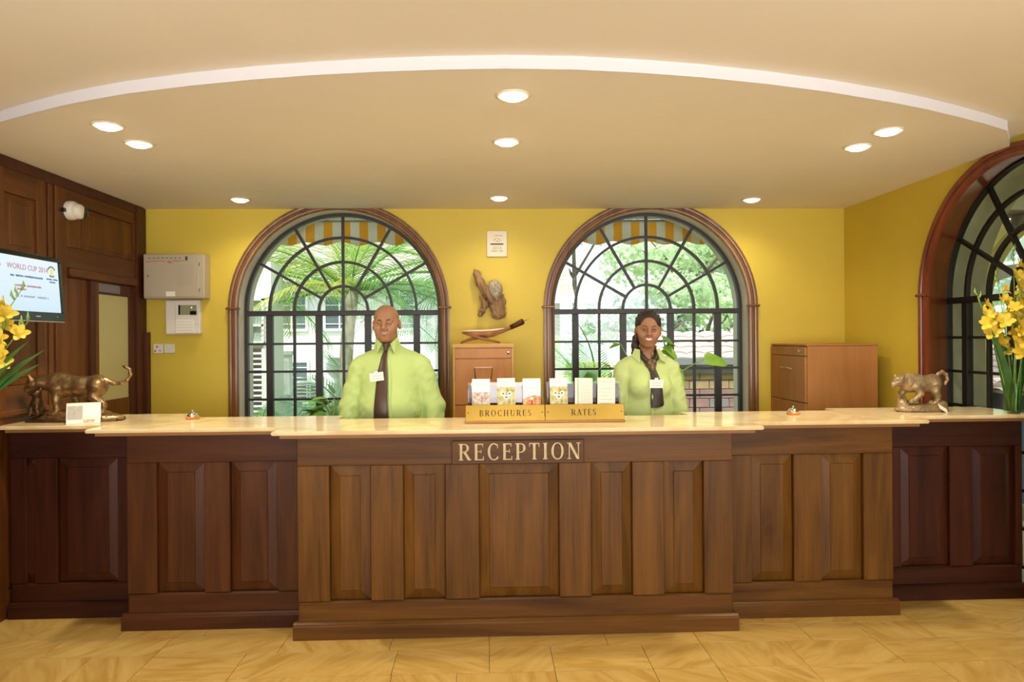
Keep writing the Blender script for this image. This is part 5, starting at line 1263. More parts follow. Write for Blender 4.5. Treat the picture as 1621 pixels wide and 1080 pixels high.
def front_y(sdf, x, z):
    ys = np.linspace(-.35, .1, 226); f = sdf.at(np.full(226, x), ys, np.full(226, z)); i = np.argmax(f < 0)
    return ys[i] if f[i] < 0 else -.05
def sheet(name, sdf, outline, m, parent, gap=.004, th=.003, nx=8):
    """cloth lying on the front of a shirt: outline = [(z, xl, xr)] from top to bottom"""
    mb = MB(); n = len(outline); rows_ = []
    for z, xl, xr in outline:
        row = []
        for j in range(nx + 1):
            x = xl + (xr - xl) * j / nx; edge = 1 - abs(2 * j / nx - 1) ** 4
            row.append((x, front_y(sdf, x, z) - gap - .006 * edge, z))
        rows_.append(row)
    vs = [p for r in rows_ for p in r] + [(p[0], p[1] + th, p[2]) for r in rows_ for p in r]; o = n * (nx + 1)
    fs = []
    for i in range(n - 1):
        for j in range(nx):
            a = i * (nx + 1) + j; fs.append((a, a + 1, a + nx + 2, a + nx + 1)); fs.append((o + a + nx + 1, o + a + nx + 2, o + a + 1, o + a))
    ring = [j for j in range(nx + 1)] + [i * (nx + 1) + nx for i in range(1, n)] + [(n - 1) * (nx + 1) + j for j in range(nx - 1, -1, -1)] + [i * (nx + 1) for i in range(n - 2, 0, -1)]
    for k in range(len(ring)): a, b = ring[k], ring[(k + 1) % len(ring)]; fs.append((b, a, o + a, o + b))
    return mb.add(vs, fs).build(name, m, parent, smooth='auto')
def flap(name, pts, m, parent, th=.0045):
    """small stiff cloth panel through given 3-D points (fan)"""
    nrm = (Vector(pts[1]) - Vector(pts[0])).cross(Vector(pts[2]) - Vector(pts[0])).normalized()
    if nrm.y > 0: nrm = -nrm
    n = len(pts); vs = [Vector(p) + nrm * th for p in pts] + [Vector(p) for p in pts]
    return MB().add(vs, [tuple(range(n)), tuple(range(2 * n - 1, n - 1, -1))] + [(i, (i + 1) % n, (i + 1) % n + n, i + n) for i in range(n)]).build(name, m, parent)
def wrinkle(seed, s):
    def d(P):
        o = np.zeros(len(P))
        for i, p in enumerate(P):
            a = abs(p[0]); w = min(1, max(0, (a - .10) / .08)) * .8 + .35
            o[i] = (mnoise.noise(Vector((p[0] * 9 + seed, p[1] * 9, p[2] * 16 + p[0] * 10))) + .5 * mnoise.noise(Vector((p[0] * 24, p[1] * 22 + seed, p[2] * 34 - p[0] * 20)))) * s * w
        return o
    return d
def badge(parent, sdf, x, z, rot, w=.085, h=.053, lines=()):
    y = min(front_y(sdf, x + a, z + c) for a in (-w / 2, 0, w / 2) for c in (-h / 2, 0, h / 2)) - .020
    b = MB().box(-w / 2, w / 2, -.0012, .0012, -h / 2, h / 2, c=.001).build('name_badge', 'white_plastic', parent, (x, y, z), rot=(0, rot, 0))
    MB().box(-.012, .012, -.004, .004, h / 2 - .008, h / 2 + .012, c=.003).build('badge_clip', 'chrome', b); MB().lathe([(.004, .004), (.003, .006), (.001, .0065)], (0, 0, h / 2 + .008), n=12, axis='Y').build('clip_rivet', 'steel_black', b)
    for i in range(2): MB().tube([(-.022 + .044 * k / 14, -.0016, .006 - i * .016 + .0016 * math.sin(k * 2.1)) for k in range(15)], .0010, 4).build('name_line', 'ink', b)
    return b

# --- the man
DM = dict(neck=(.060, .19), sh=.190, shz=1.385, ch=.20, cd=.15, wa=.205, wd=.165, wz=1.12, hip=.165, ar=(.078, .070, .052),
          arm=lambda s: [(s * .180 + .0, .02, 1.365), (s * .256 + .006, .015, 1.12), (s * .262 + .006, -.07, .88)])
t, hd = person('smiling bald man in a lime green shirt and dark brown tie standing behind the counter', (-.612, 4.43, 0), True, 1.6475, -.022, -.015, -.03, DM)
sh = SDF()
sh.rc((-.145, .02, 1.385), (.145, .02, 1.385), .072, k=.04); sh.rc((-.012, .035, 1.475), (-.15, .025, 1.395), .058, .055, .05); sh.rc((-.012, .035, 1.475), (.15, .025, 1.395), .058, .055, .05)
sh.el((0, .005, 1.27), (.202, .150, .22), .05); sh.el((0, -.02, 1.12), (.204, .170, .20), .05); sh.el((0, .0, 1.02), (.195, .16, .10), .03)
for s in (-1, 1):
    A = DM['arm'](s); sh.chain(A, [.082, .078, .060], .016); sh.rc(A[2], tuple(Vector(A[2]) + (Vector(A[2]) - Vector(A[1])) * .10), .058, .056, .01)
cutm = lambda F, X, Y, Z: np.where(np.abs(X) < .19, np.maximum(F, .985 - Z), np.maximum(F, .855 - Z))
sdf_obj('shirt', sh, .0062, 'shirt', t, cut=cutm, disp=wrinkle(3, .0075))
tr = SDF(); tr.el((0, 0, .93), (.185, .145, .13), .03); tr.el((0, -.01, 1.0), (.19, .150, .06), .03)
for s in (-1, 1): tr.chain([(s * .088, 0, .90), (s * .096, 0, .50), (s * .102, .02, .10)], [.098, .080, .070], .02)
sdf_obj('trousers', tr, .008, 'black_cloth', t, cut=lambda F, X, Y, Z: np.maximum(F, .07 - Z + 0 * X))
bl = MB(); bl.lathe([(.2, .0), (.206, .004), (.206, .034), (.2, .038)], n=48); bo = bl.build('belt', 'shoe', t, (0, -.008, .985), smooth='auto'); bo.scale = (.99, .815, 1)
for s in (-1, 1):
    so = SDF(); so.rc((s * .102, .05, .045), (s * .118, -.12, .035), .048, .044, .03); so.rc((s * .10, .03, .05), (s * .10, .03, .085), .048, .046, .02)
    sdf_obj('shoe', so, .007, 'shoe', t, cut=lambda F, X, Y, Z: np.maximum(F, .002 - Z + 0 * F))
# collar: stand and two points
cs = MB(); nn = 26
for ring, (rr_, zz_) in enumerate(((.071, 1.470), (.069, 1.515), (.064, 1.515), (.064, 1.470))):
    for k in range(nn):
        a = PI * 1.5 + .30 + (2 * PI - .60) * k / (nn - 1); cs.v.append((-.018 + rr_ * math.cos(a), .020 + rr_ * 1.05 * math.sin(a), zz_ + .034 * (math.sin(a) + 1) / 2))
for k in range(nn - 1):
    for q in range(4): cs.f.append((q * nn + k, q * nn + k + 1, ((q + 1) % 4) * nn + k + 1, ((q + 1) % 4) * nn + k)); cs.mi.append(0)
cs.build('collar_stand', 'shirt', t, smooth='auto')
fy = lambda x, z: front_y(sh, x, z) - .010
flap('collar_point', [(-.040, -.058, 1.522), (-.082, -.026, 1.560), (-.096, -.006, 1.505), (-.070, fy(-.07, 1.462) - .006, 1.462)], 'shirt', t, .006)
flap('collar_point', [(.004, -.058, 1.522), (.048, -.028, 1.566), (.066, -.006, 1.510), (.034, fy(.034, 1.462) - .006, 1.462)], 'shirt', t, .006)
kn = SDF(); kn.rc((-.018, -.066, 1.520), (-.019, -.078, 1.488), .019, .013, .01); kn.el((-.018, -.064, 1.518), (.024, .014, .014), .01)
sdf_obj('tie_knot', kn, .0028, 'tie', t)
sheet('tie', sh, [(1.49, -.030, -.008), (1.44, -.044, -.006), (1.36, -.058, .0), (1.28, -.068, .003), (1.20, -.073, .006), (1.12, -.078, .009), (1.06, -.080, .010), (1.01, -.079, .008), (.965, -.035, -.033)], 'tie', t, gap=.012)
sheet('shirt_placket', sh, [(1.46, .0, .018), (1.36, .004, .022), (1.24, .008, .026), (1.12, .011, .029), (1.0, .011, .029)], 'shirt', t, gap=.0055, nx=3)
badge(t, sh, -.062, 1.322, math.radians(-7))

# --- the woman
DW = dict(neck=(.046, .20), sh=.165, shz=1.365, ch=.148, cd=.118, wa=.14, wd=.11, wz=1.08, hip=.150, ar=(.058, .054, .045),
          arm=lambda s: [(s * .150, .02, 1.345), (s * .197 + .004, .02, 1.09), (s * .206 + .010, -.06, .87)])
t, hd = person('smiling woman with braided hair in a pale lime blouse and dark neck scarf', (1.028, 4.42, 0), False, 1.597, .0, -.15, .035, DW)
sh = SDF()
sh.rc((-.118, .02, 1.360), (.118, .02, 1.360), .058, k=.04); sh.rc((0, .035, 1.425), (-.11, .025, 1.378), .045, .045, .05); sh.rc((0, .035, 1.425), (.11, .025, 1.378), .045, .045, .05)
sh.el((0, .005, 1.24), (.148, .118, .19), .05); sh.el((0, -.0, 1.08), (.150, .118, .17), .05); sh.el((0, .0, .96), (.165, .13, .10), .04)
for s in (-1, 1):
    sh.el((s * .062, -.075, 1.235), (.066, .058, .062), .04)
    A = DW['arm'](s); sh.chain(A, [.062, .062, .052], .014); sh.rc(A[2], tuple(Vector(A[2]) + (Vector(A[2]) - Vector(A[1])) * .10), .052, .050, .01)
bs = SDF(); bs.p = list(sh.p); bs.el((0, -.085, 1.425), (.048, .085, .075), .006, -1)
sdf_obj('blouse', bs, .0058, 'blouse', t, cut=lambda F, X, Y, Z: np.where(np.abs(X) < .14, np.maximum(F, .90 - Z), np.maximum(F, .845 - Z)), disp=wrinkle(9, .0065))
tr = SDF(); tr.el((0, 0, .90), (.168, .13, .13), .03)
for s in (-1, 1): tr.chain([(s * .082, 0, .88), (s * .09, 0, .50), (s * .10, .02, .10)], [.092, .072, .062], .02)
sdf_obj('trousers', tr, .008, 'black_cloth', t, cut=lambda F, X, Y, Z: np.maximum(F, .07 - Z + 0 * X))
for s in (-1, 1):
    so = SDF(); so.rc((s * .102, .05, .042), (s * .116, -.11, .032), .043, .040, .03); so.rc((s * .10, .03, .05), (s * .10, .03, .085), .043, .042, .02)
    sdf_obj('shoe', so, .007, 'shoe', t, cut=lambda F, X, Y, Z: np.maximum(F, .002 - Z + 0 * F))
cs = MB()
for ring, (rr_, zz_) in enumerate(((.066, 1.415), (.068, 1.462), (.063, 1.462), (.060, 1.415))):
    for k in range(nn):
        a = PI * 1.5 + .75 + (2 * PI - 1.5) * k / (nn - 1); cs.v.append((rr_ * math.cos(a) * 1.05, .028 + rr_ * math.sin(a), zz_ + .022 * (math.sin(a) + 1) / 2))
for k in range(nn - 1):
    for q in range(4): cs.f.append((q * nn + k, q * nn + k + 1, ((q + 1) % 4) * nn + k + 1, ((q + 1) % 4) * nn + k)); cs.mi.append(0)
cs.build('collar_stand', 'blouse', t, smooth='auto')
fy = lambda x, z: front_y(sh, x, z) - .008
flap('collar_point', [(-.052, -.022, 1.468), (-.078, .010, 1.478), (-.104, -.012, 1.428), (-.062, fy(-.062, 1.385) - .006, 1.385)], 'blouse', t, .006)
flap('collar_point', [(.050, -.022, 1.468), (.074, .010, 1.478), (.110, -.012, 1.420), (.100, fy(.10, 1.388) - .004, 1.384), (.062, fy(.055, 1.40) - .010, 1.408)], 'blouse', t, .006)
sc = SDF()
for s in (-1, 1): sc.chain([(s * .052, .03, 1.478), (s * .053, -.015, 1.455), (s * .036, -.060, 1.415), (s * .004, -.085, 1.385)], [.012, .014, .016, .016], .008)
sdf_obj('scarf_loop', sc, .003, 'scarf', t)
kn = SDF(); kn.el((.006, -.090, 1.385), (.030, .020, .028), .008); kn.el((.006, -.092, 1.350), (.024, .018, .026), .012)
sdf_obj('scarf_knot', kn, .003, 'scarf_print', t)
sheet('scarf_tail', sh, [(1.35, -.012, .030), (1.30, -.008, .046), (1.24, -.010, .058), (1.18, -.012, .068), (1.135, -.013, .076), (1.122, -.010, .072), (1.112, -.012, .040)], 'scarf', t, gap=.010)
sheet('blouse_placket', sh, [(1.33, -.010, .010), (1.24, -.010, .010), (1.12, -.010, .010), (.95, -.010, .010)], 'blouse', t, gap=.005, nx=3)
badge(t, sh, .018, 1.262, 0.0, .086, .052)
# braided hair drawn back from the face, with a bunch at the side of the neck
hr = SDF(); hr.el((0, .020, .040), (.0835, .100, .0865), .02); hr.el((0, .06, -.02), (.070, .062, .070), .03)
hr.el((0, -.088, -.030), (.068, .085, .090), .006, -1); hr.el((0, -.10, .020), (.058, .07, .062), .01, -1)
for s in (-1, 1): hr.el((s * .080, .008, -.012), (.022, .024, .030), .008, -1)
for k in range(9):
    a = -1.2 + 2.4 * k / 8
    hr.chain([(.070 * math.sin(a), -.046 + .02 * abs(a), .040 + .062 * math.cos(a)), (.080 * math.sin(a), .01, .044 + .080 * math.cos(a)), (.072 * math.sin(a), .08, .035 + .066 * math.cos(a)), (.03 * math.sin(a), .115, .01)], [.005, .0075, .0075, .006], .004)
hr.chain([(-.03, .095, -.02), (-.068, .060, -.055), (-.080, .035, -.10), (-.090, .025, -.150)], [.030, .024, .020, .009], .015)
hr.chain([(-.055, .06, -.06), (-.066, .03, -.11), (-.10, .020, -.155)], [.015, .013, .005], .006)
sdf_obj('hair', hr, .0031, 'hair', hd)
for s in (-1, 1): MB().lathe([(.001, -.003), (.003, 0), (.001, .003)], (s * .078, -.004, -.040), n=10).build('ear_stud', 'silver', hd, smooth=True)

# ------------------------------------------------------------------ plants inside, behind the people
def leaf_mesh(ln, wd, fold=.18, droop=.25, heart=False):
    mb = MB(); n = 7; vs = []
    for i in range(n + 1):
        q = i / n; k = math.sin(PI * min(1, q ** .75 * .98 + .02)) ** .8 * wd / 2 if not heart else wd / 2 * (min(1, q * 4 + .55)) * (1 - q ** 2.2) ** .6
        z = -droop * ln * q * q
        vs += [(-k, q * ln, z + fold * k), (-k * .5, q * ln, z + fold * k * .35), (0, q * ln, z), (k * .5, q * ln, z + fold * k * .35), (k, q * ln, z + fold * k)]
    fs = [(i * 5 + j, i * 5 + j + 1, i * 5 + j + 6, i * 5 + j + 5) for i in range(n) for j in range(4)]
    return mb.add(vs, fs)
LEAF_A = leaf_mesh(.15, .075).mesh('leaf', 'leaf', True, fix=False); LEAF_B = leaf_mesh(.17, .10, heart=True).mesh('leaf', 'leaf_bright', True, fix=False); LEAF_C = leaf_mesh(.12, .05).mesh('leaf', 'leaf_bright', True, fix=False)
def put_leaf(me, parent, p, d, roll=0.0, s=1.0):
    o = bpy.data.objects.new('leaf', me); COL.objects.link(o); o.parent = parent; o.location = p
    q = Vector(d).normalized().to_track_quat('Y', 'Z'); o.rotation_euler = (q @ Matrix.Rotation(roll, 3, 'Y').to_quaternion()).to_euler(); o.scale = (s, s, s); return o
t = thing('potted_plant', 'small bushy potted plant with pointed leaves at the left window behind the man', 'plant', (-1.17, 5.38, .13))
MB().box(-.17, .17, -.17, .17, -.13, -.001, c=.01).build('plinth', 'dark_wood', t)
MB().lathe([(.13, 0), (.14, .02), (.05, .04), (.04, .50), (.13, .53), (.13, .55)], n=24).build('plant_stand', 'dark_wood', t, smooth='auto')
MB().lathe([(.09, .551), (.125, .78), (.135, .785), (.135, .82), (.12, .82), (.118, .79), (.001, .792)], n=28).build('pot', 'pot', t, smooth='auto')
rr = random.Random(4)
for k in range(30):
    a = rr.uniform(0, 2 * PI); el = rr.uniform(.1, 1.1); ln = rr.uniform(.08, .27)
    p = Vector((math.cos(a) * math.cos(el) * ln * .7, math.sin(a) * math.cos(el) * ln * .45, .80 + math.sin(el) * ln))
    MB().tube([(p.x * .15, p.y * .15, .79), (p.x * .6, p.y * .6, (p.z + .80) / 2 + .02), tuple(p)], [.004, .003, .002], 6).build('stalk', 'stem', t, smooth=True)
    put_leaf(rr.choice([LEAF_A, LEAF_A, LEAF_C]), t, p, (math.cos(a), math.sin(a) * .6 - .25, rr.uniform(-.2, .6)), rr.uniform(-.6, .6), rr.uniform(.6, 1.0))
t = thing('potted_plant', 'tall potted climbing plant with big bright leaves at the right window behind the woman', 'plant', (1.33, 5.36, 0))
MB().lathe([(.14, 0), (.19, .36), (.20, .365), (.20, .42), (.18, .42), (.175, .38), (.001, .385)], n=30).build('pot', 'pot', t, smooth='auto')
def vine(pts, leaves):
    MB().tube(pts, [.008 - .004 * i / (len(pts) - 1) for i in range(len(pts))], 7).build('stem', 'stem', t, smooth=True)
    for p, d, rl, s, me in leaves:
        put_leaf(me, t, p, d, rl, s)
vine([(0, 0, .38), (.03, -.02, .9), (.10, -.04, 1.25), (.30, -.05, 1.36), (.36, -.05, 1.385)], [((.34, -.06, 1.385), (1, -.15, -.16), 1.0, 1.12, LEAF_B)])
vine([(.02, 0, .38), (.06, .0, 1.0), (.12, .0, 1.30)], [((.12, -.03, 1.31), (.35, -.4, -.62), .4, .85, LEAF_B), ((.11, -.02, 1.24), (.5, -.5, -.25), .5, .75, LEAF_B), ((.10, .0, 1.02), (.45, -.5, -.6), .4, .7, LEAF_B)])
vine([(-.01, 0, .38), (-.02, .0, 1.0), (.02, -.02, 1.44), (.06, -.02, 1.48)], [((.05, -.03, 1.485), (.7, -.4, .15), -.3, .6, LEAF_A), ((.04, -.03, 1.48), (.5, -.5, -.45), .3, .85, LEAF_B), ((.02, -.03, 1.44), (.9, -.4, -.35), .5, .65, LEAF_B), ((-.02, -.02, 1.47), (-.6, -.4, .3), .2, .6, LEAF_A), ((.02, -.02, 1.56), (.6, -.4, -.4), .2, .9, LEAF_A)])
vine([(.05, -.02, 1.47), (.03, -.02, 1.57)], [])
vine([(-.02, .01, .38), (-.12, .0, 1.0), (-.22, -.02, 1.36), (-.30, -.02, 1.50), (-.36, -.02, 1.51)], [((-.30, -.03, 1.50), (-.9, -.4, -.12), -.3, .72, LEAF_A), ((-.23, -.03, 1.38), (.5, -.5, .35), .3, .7, LEAF_B), ((-.16, -.02, 1.15), (-.8, -.5, .1), .2, .8, LEAF_B)])
vine([(-.03, .01, .38), (-.20, .0, .95), (-.34, -.02, 1.30), (-.44, -.02, 1.36)], [((-.38, -.03, 1.335), (-.9, -.35, -.05), .2, .75, LEAF_A), ((-.36, -.03, 1.33), (.8, -.4, .0), -.2, .6, LEAF_A), ((-.28, -.02, 1.15), (-.7, -.4, -.2), .2, .8, LEAF_B)])

# ------------------------------------------------------------------ outside: ground, awnings
tag(MB().box(-40, 45, 5.97, 60, -.9, -.6).build('garden_ground', 'ground'), 'sunlit garden ground behind the building', 'ground', kind='structure')
tag(MB().box(6.3, 45, -12, 5.96, -.9, -.6).box(3.52, 6.3, 2.42, 5.96, -.26, -.02).build('side_ground', 'ground'), 'ground and veranda floor beyond the right window', 'ground', kind='structure')
def awning(label, cx):
    t = thing('window_awning', label, 'awning', (cx, 6.30, 2.395)); n = 64; W_ = 1.45
    mb = MB()
    def low(x): return .018 + .017 * math.cos(x * 2 * PI / .318)
    xs = [-W_ + 2 * W_ * i / n for i in range(n + 1)]; rz_ = (0, .5, 1)
    for s, dy in ((0, 0), (1, .004)):
        for x in xs:
            for q in rz_: mb.v.append((x, dy + .006 * math.sin(x * 9 + q) * (1 - q), low(x) * (1 - q) + .213 * q))
    m = len(xs) * 3
    for i in range(n):
        for j in range(2):
            a = i * 3 + j; mb.f += [(a, a + 3, a + 4, a + 1), (m + a, m + a + 1, m + a + 4, m + a + 3)]; mb.mi += [0, 0]
        mb.f.append((i * 3, m + i * 3, m + i * 3 + 3, i * 3 + 3)); mb.mi.append(0)
    mb.build('striped_valance', 'awning', t, smooth=True, fix=False)
    MB().tube([(-W_, .0, .222), (W_, .0, .222)], .011, 10).build('front_rail', 'gutter', t, smooth=True)
    MB().add([(-W_, 0, .235), (W_, 0, .235), (W_, -.32, .43), (-W_, -.32, .43), (-W_, 0, .240), (W_, 0, .240), (W_, -.32, .435), (-W_, -.32, .435)], [(0, 1, 2, 3), (7, 6, 5, 4), (0, 4, 5, 1), (2, 6, 7, 3), (0, 3, 7, 4), (1, 5, 6, 2)]).build('canopy', 'awning_white', t)
    MB().tube([(-W_, -.18, .30), (W_, -.18, .30)], .008, 8).build('cross_rail', 'gutter', t, smooth=True)
    for s in (-1, 1): MB().tube([(s * (W_ - .03), 0, .222), (s * (W_ - .03), -.32, .10)], .009, 8).build('arm', 'gutter', t, smooth=True)
awning('yellow and white striped awning outside the left arched window', -1.30)
awning('yellow and white striped awning outside the right arched window', 1.478)

# ------------------------------------------------------------------ palms
def frond_mesh(L_, droop, n, wl, rnd, m, width=.016, vee=.35, hang=.3):
    """pinnate frond along +y, bending down; leaflets both sides"""
    mb = MB(); pts = []
    for i in range(9):
        q = i / 8; pts.append((0, L_ * (q - .12 * droop * q * q), L_ * (.10 * q - droop * .55 * q * q)))
    mb.tube(pts, [.011 * (1 - i / 9.5) + .002 for i in range(9)], 5)
    for i in range(n):
        q = .10 + .90 * i / (n - 1); k = q * 8; j = min(7, int(k)); f = k - j
        c = Vector(pts[j]).lerp(Vector(pts[j + 1]), f); d = (Vector(pts[j + 1]) - Vector(pts[j])).normalized()
        ln = wl * (math.sin(PI * (q * .82 + .14)) ** .7) * rnd.uniform(.88, 1.08)
        for s in (-1, 1):
            u = Vector((s, 0, 0)); dr = (u * .85 + d * (.55 + .5 * q) + Vector((0, 0, vee * .6))).normalized()
            tip = c + dr * ln + Vector((0, 0, -hang * ln * rnd.uniform(.7, 1.3))); mid = c + dr * ln * .5 + Vector((0, 0, -hang * ln * .18))
            w_ = d * width / 2
            mb.add([c - w_ * .6, c + w_ * .6, mid + w_, tip, mid - w_], [(0, 1, 2, 4), (4, 2, 3)])
    return mb.mesh('frond', m, True, fix=False)
rf = random.Random(21)
FR = {}
for key, m in (('g', 'frond'), ('y', 'frond_yellow'), ('b', 'frond_pale')):
    FR[key] = [frond_mesh(1.0, dd, 34, .36, rf, m, .0125, hang=hh) for dd, hh in ((.25, .15), (.6, .35), (1.0, .55))]
def put_frond(parent, p, az, el, kind, i, s, roll=0.0):
    o = bpy.data.objects.new('frond', FR[kind][i]); COL.objects.link(o); o.parent = parent; o.location = p
    d = Vector((math.cos(az) * math.cos(el), math.sin(az) * math.cos(el), math.sin(el)))
    q = d.to_track_quat('Y', 'Z'); o.rotation_euler = (q @ Matrix.Rotation(roll, 3, 'Y').to_quaternion()).to_euler(); o.scale = (s, s, s)
def palm(label, loc, h, r, fronds, group='palms in the garden', trunks=((0, 0),)):
    t = thing('palm_tree', label, 'palm', loc, group=group)
    for dx, dy in trunks:
        mb = MB(); n = 14
        mb.tube([(dx * (1 - q / n * .3) + .05 * math.sin(q * .5), dy, h * q / n) for q in range(n + 1)], [r * (1.06 - .25 * q / n + (.05 if q % 2 else 0)) for q in range(n + 1)], 14)
        mb.build('trunk', 'bark', t, smooth=True)
    for az, el, k, i, s in fronds: put_frond(t, (trunks[0][0] * .7 + math.cos(az) * r * .5, math.sin(az) * r * .5, h), math.radians(az), math.radians(el), k, i, s, rf.uniform(-.5, .5))
    return t
palm('grey trunked palm with its crown filling the left arched window', (-1.60, 8.2, -.6), 2.72, .085,
     [(-100, 20, 'y', 2, 1.0), (165, 40, 'y', 1, 1.5), (185, 22, 'g', 1, 1.5), (150, 65, 'g', 1, 1.4), (20, 50, 'g', 1, 1.6), (5, 28, 'g', 1, 1.6), (-15, 8, 'g', 1, 1.6), (60, 70, 'g', 0, 1.4), (110, 75, 'y', 0, 1.3), (-40, 15, 'g', 2, 1.1), (-140, 15, 'y', 2, 1.2), (-70, 60, 'g', 2, 1.0), (-30, 40, 'g', 1, 1.5), (30, 5, 'b', 1, 1.6), (200, -5, 'g', 1, 1.5), (-20, -18, 'b', 1, 1.3), (-160, 45, 'g', 2, 1.4), (-10, 65, 'y', 1, 1.5)])
palm('tall palm at the right of the left window, its fronds hanging before the sky', (-.25, 9.3, -.6), 3.0, .07,
     [(-160, 40, 'y', 1, 1.8), (170, 25, 'g', 1, 1.9), (-175, 5, 'g', 1, 1.8), (-120, 40, 'y', 2, 1.5), (-100, 10, 'g', 2, 1.6), (-70, 30, 'y', 2, 1.6), (-150, -10, 'b', 1, 1.7), (-135, 65, 'g', 1, 1.7), (-200, 60, 'y', 1, 1.7), (160, -15, 'b', 1, 1.9), (-110, -25, 'b', 1, 1.6), (-165, -28, 'b', 1, 1.8)])
palm('palm with drooping yellow green fronds at the left side of the left window', (-3.2, 9.0, -.6), 3.05, .08,
     [(-20, 35, 'y', 2, 1.9), (0, 15, 'y', 2, 1.8), (-45, 15, 'y', 2, 1.6), (-60, 0, 'g', 2, 1.5), (20, 45, 'g', 1, 1.9), (-10, 60, 'g', 1, 1.8), (-30, -10, 'y', 2, 1.5), (-90, 20, 'g', 2, 1.2), (60, 40, 'g', 1, 1.7), (170, 30, 'g', 1, 1.4), (-5, -5, 'g', 1, 1.9), (10, -25, 'g', 1, 1.6), (-40, 45, 'g', 2, 1.6)])
def areca(label, loc, n, s, seed, kinds='bbg', group='low palms in the garden', h=.15):
    rr = random.Random(seed); t = thing('low_palm', label, 'palm', loc, group=group)
    for k in range(4): a = rr.uniform(0, 6.3); MB().tube([(.08 * math.cos(a), .08 * math.sin(a), 0), (.10 * math.cos(a), .10 * math.sin(a), h + .1)], [.022, .014], 8).build('stem', 'stem', t, smooth=True)
    for k in range(n):
        put_frond(t, (.08 * math.cos(k * 2.4), .08 * math.sin(k * 2.4), h), k * 2.4 + rr.uniform(-.3, .3), math.radians(rr.uniform(35, 80)), rr.choice(kinds), rr.choice((1, 1, 2)), s * rr.uniform(.75, 1.1), rr.uniform(-.6, .6))
areca('low feathery palm at the bottom left of the left window', (-2.25, 6.9, .15), 12, .80, 2, 'bbg')
areca('low feathery palm beneath the palm trunk', (-1.80, 7.1, .1), 11, .85, 3, 'bbb')
areca('blue green feathery palm in the middle of the left window', (-1.2, 8.75, -.3), 16, 1.7, 5, 'bbg')
areca('blue green feathery palm before the white house at the left', (-2.45, 8.5, -.2), 12, 1.35, 15, 'bbb')
areca('feathery palm low behind the man', (-.75, 7.6, -.2), 13, 1.6, 8, 'bg')
areca('bright green feathery palm at the left side of the right window', (.75, 7.7, .0), 14, 1.35, 6, 'ggb')
areca('blue green feathery palm left of the woman in the right window', (1.15, 8.3, -.2), 14, 1.30, 7, 'bbg')
areca('tall feathery palm tip behind the woman', (1.45, 9.4, .6), 8, 1.35, 12, 'gyg')
def broad(label, loc, n, seed):
    rr = random.Random(seed); t = thing('broad_leaved_shrub', label, 'shrub', loc)
    for k in range(n):
        a = rr.uniform(0, 6.28); h = rr.uniform(.5, 1.3); p = Vector((math.cos(a) * .22, math.sin(a) * .22, h))
        MB().tube([(0, 0, 0), (p.x * .4, p.y * .4, h * .7), tuple(p)], [.010, .008, .005], 6).build('stem', 'stem', t, smooth=True)
        put_leaf(LEAF_A if k % 3 else LEAF_B, t, p, (math.cos(a), math.sin(a) - .4, rr.uniform(-.7, .1)), rr.uniform(-.4, .4), rr.uniform(1.6, 2.6))
broad('dark broad leaved shrub between the palms in the right window', (1.05, 7.0, .0), 14, 3)

# ------------------------------------------------------------------ trees beyond
def crown_mesh(rx, ry, rz_, n, leaf, rnd, m):
    P = np.zeros((n, 3)); 
    blobs = [(np.array([rnd.uniform(-.6, .6) * rx, rnd.uniform(-.6, .6) * ry, rnd.uniform(-.35, .5) * rz_]), rnd.uniform(.35, .6)) for _ in range(9)]
    vs = np.zeros((n * 4, 3)); rg = np.random.RandomState(rnd.randint(0, 9999))
    for i in range(n):
        c, k = blobs[i % 9]; d = rg.normal(size=3); d /= np.linalg.norm(d); p = c + d * np.array([rx, ry, rz_]) * k * rg.uniform(.7, 1.0)
        u = rg.normal(size=3); u /= np.linalg.norm(u); w_ = np.cross(u, d); w_ /= max(1e-6, np.linalg.norm(w_)); s = leaf * rg.uniform(.6, 1.3)
        vs[i * 4:i * 4 + 4] = [p - u * s, p - w_ * s * .5, p + u * s, p + w_ * s * .5]
    return np_mesh('crown', vs, np.arange(n * 4).reshape(n, 4), [m])
rc_ = random.Random(5)
def tree(label, loc, trunk_h, rx, rz_, n, leaf, m, branches=5):
    t = thing('tree', label, 'tree', loc, group='trees beyond the garden')
    mb = MB(); mb.tube([(0, 0, 0), (.05, 0, trunk_h * .6), (0, 0, trunk_h + rz_ * .2)], [.14, .11, .07], 9)
    for k in range(branches): a = rc_.uniform(0, 6.28); mb.tube([(0, 0, trunk_h * .8), (math.cos(a) * rx * .35, math.sin(a) * rx * .35, trunk_h + rz_ * .25), (math.cos(a) * rx * .65, math.sin(a) * rx * .65, trunk_h + rz_ * .6)], [.06, .045, .02], 7)
    mb.build('trunk', 'trunk', t, smooth=True)
    o = place('crown', crown_mesh(rx, rx * .8, rz_, n, leaf, rc_, m), t, (0, 0, trunk_h + rz_ * .55)); tag(o, kind='stuff')
tree('round pale green tree beyond the tiled roof', (5.3, 17, -.6), 2.1, 1.9, 1.1, 3600, .10, 'crown')
tree('bluish green tree with visible branches left of the pale round tree', (3.6, 16, -.6), 2.0, 1.5, .9, 1500, .10, 'crown_blue')
tree('wide pale tree high in the right window', (6.9, 24, -.6), 4.4, 3.0, 1.6, 2600, .14, 'crown')
tree('bluish tree high in the middle of the right window', (3.4, 27, -.6), 5.6, 2.6, 1.5, 1300, .14, 'crown_blue')
tree('pale tree at the left of the right window', (1.2, 25, -.6), 4.4, 1.5, 1.3, 700, .14, 'crown_blue')
tree('distant pale tree at the right edge of the right window', (9.4, 26, -.6), 3.8, 2.4, 1.6, 2400, .14, 'crown_blue')
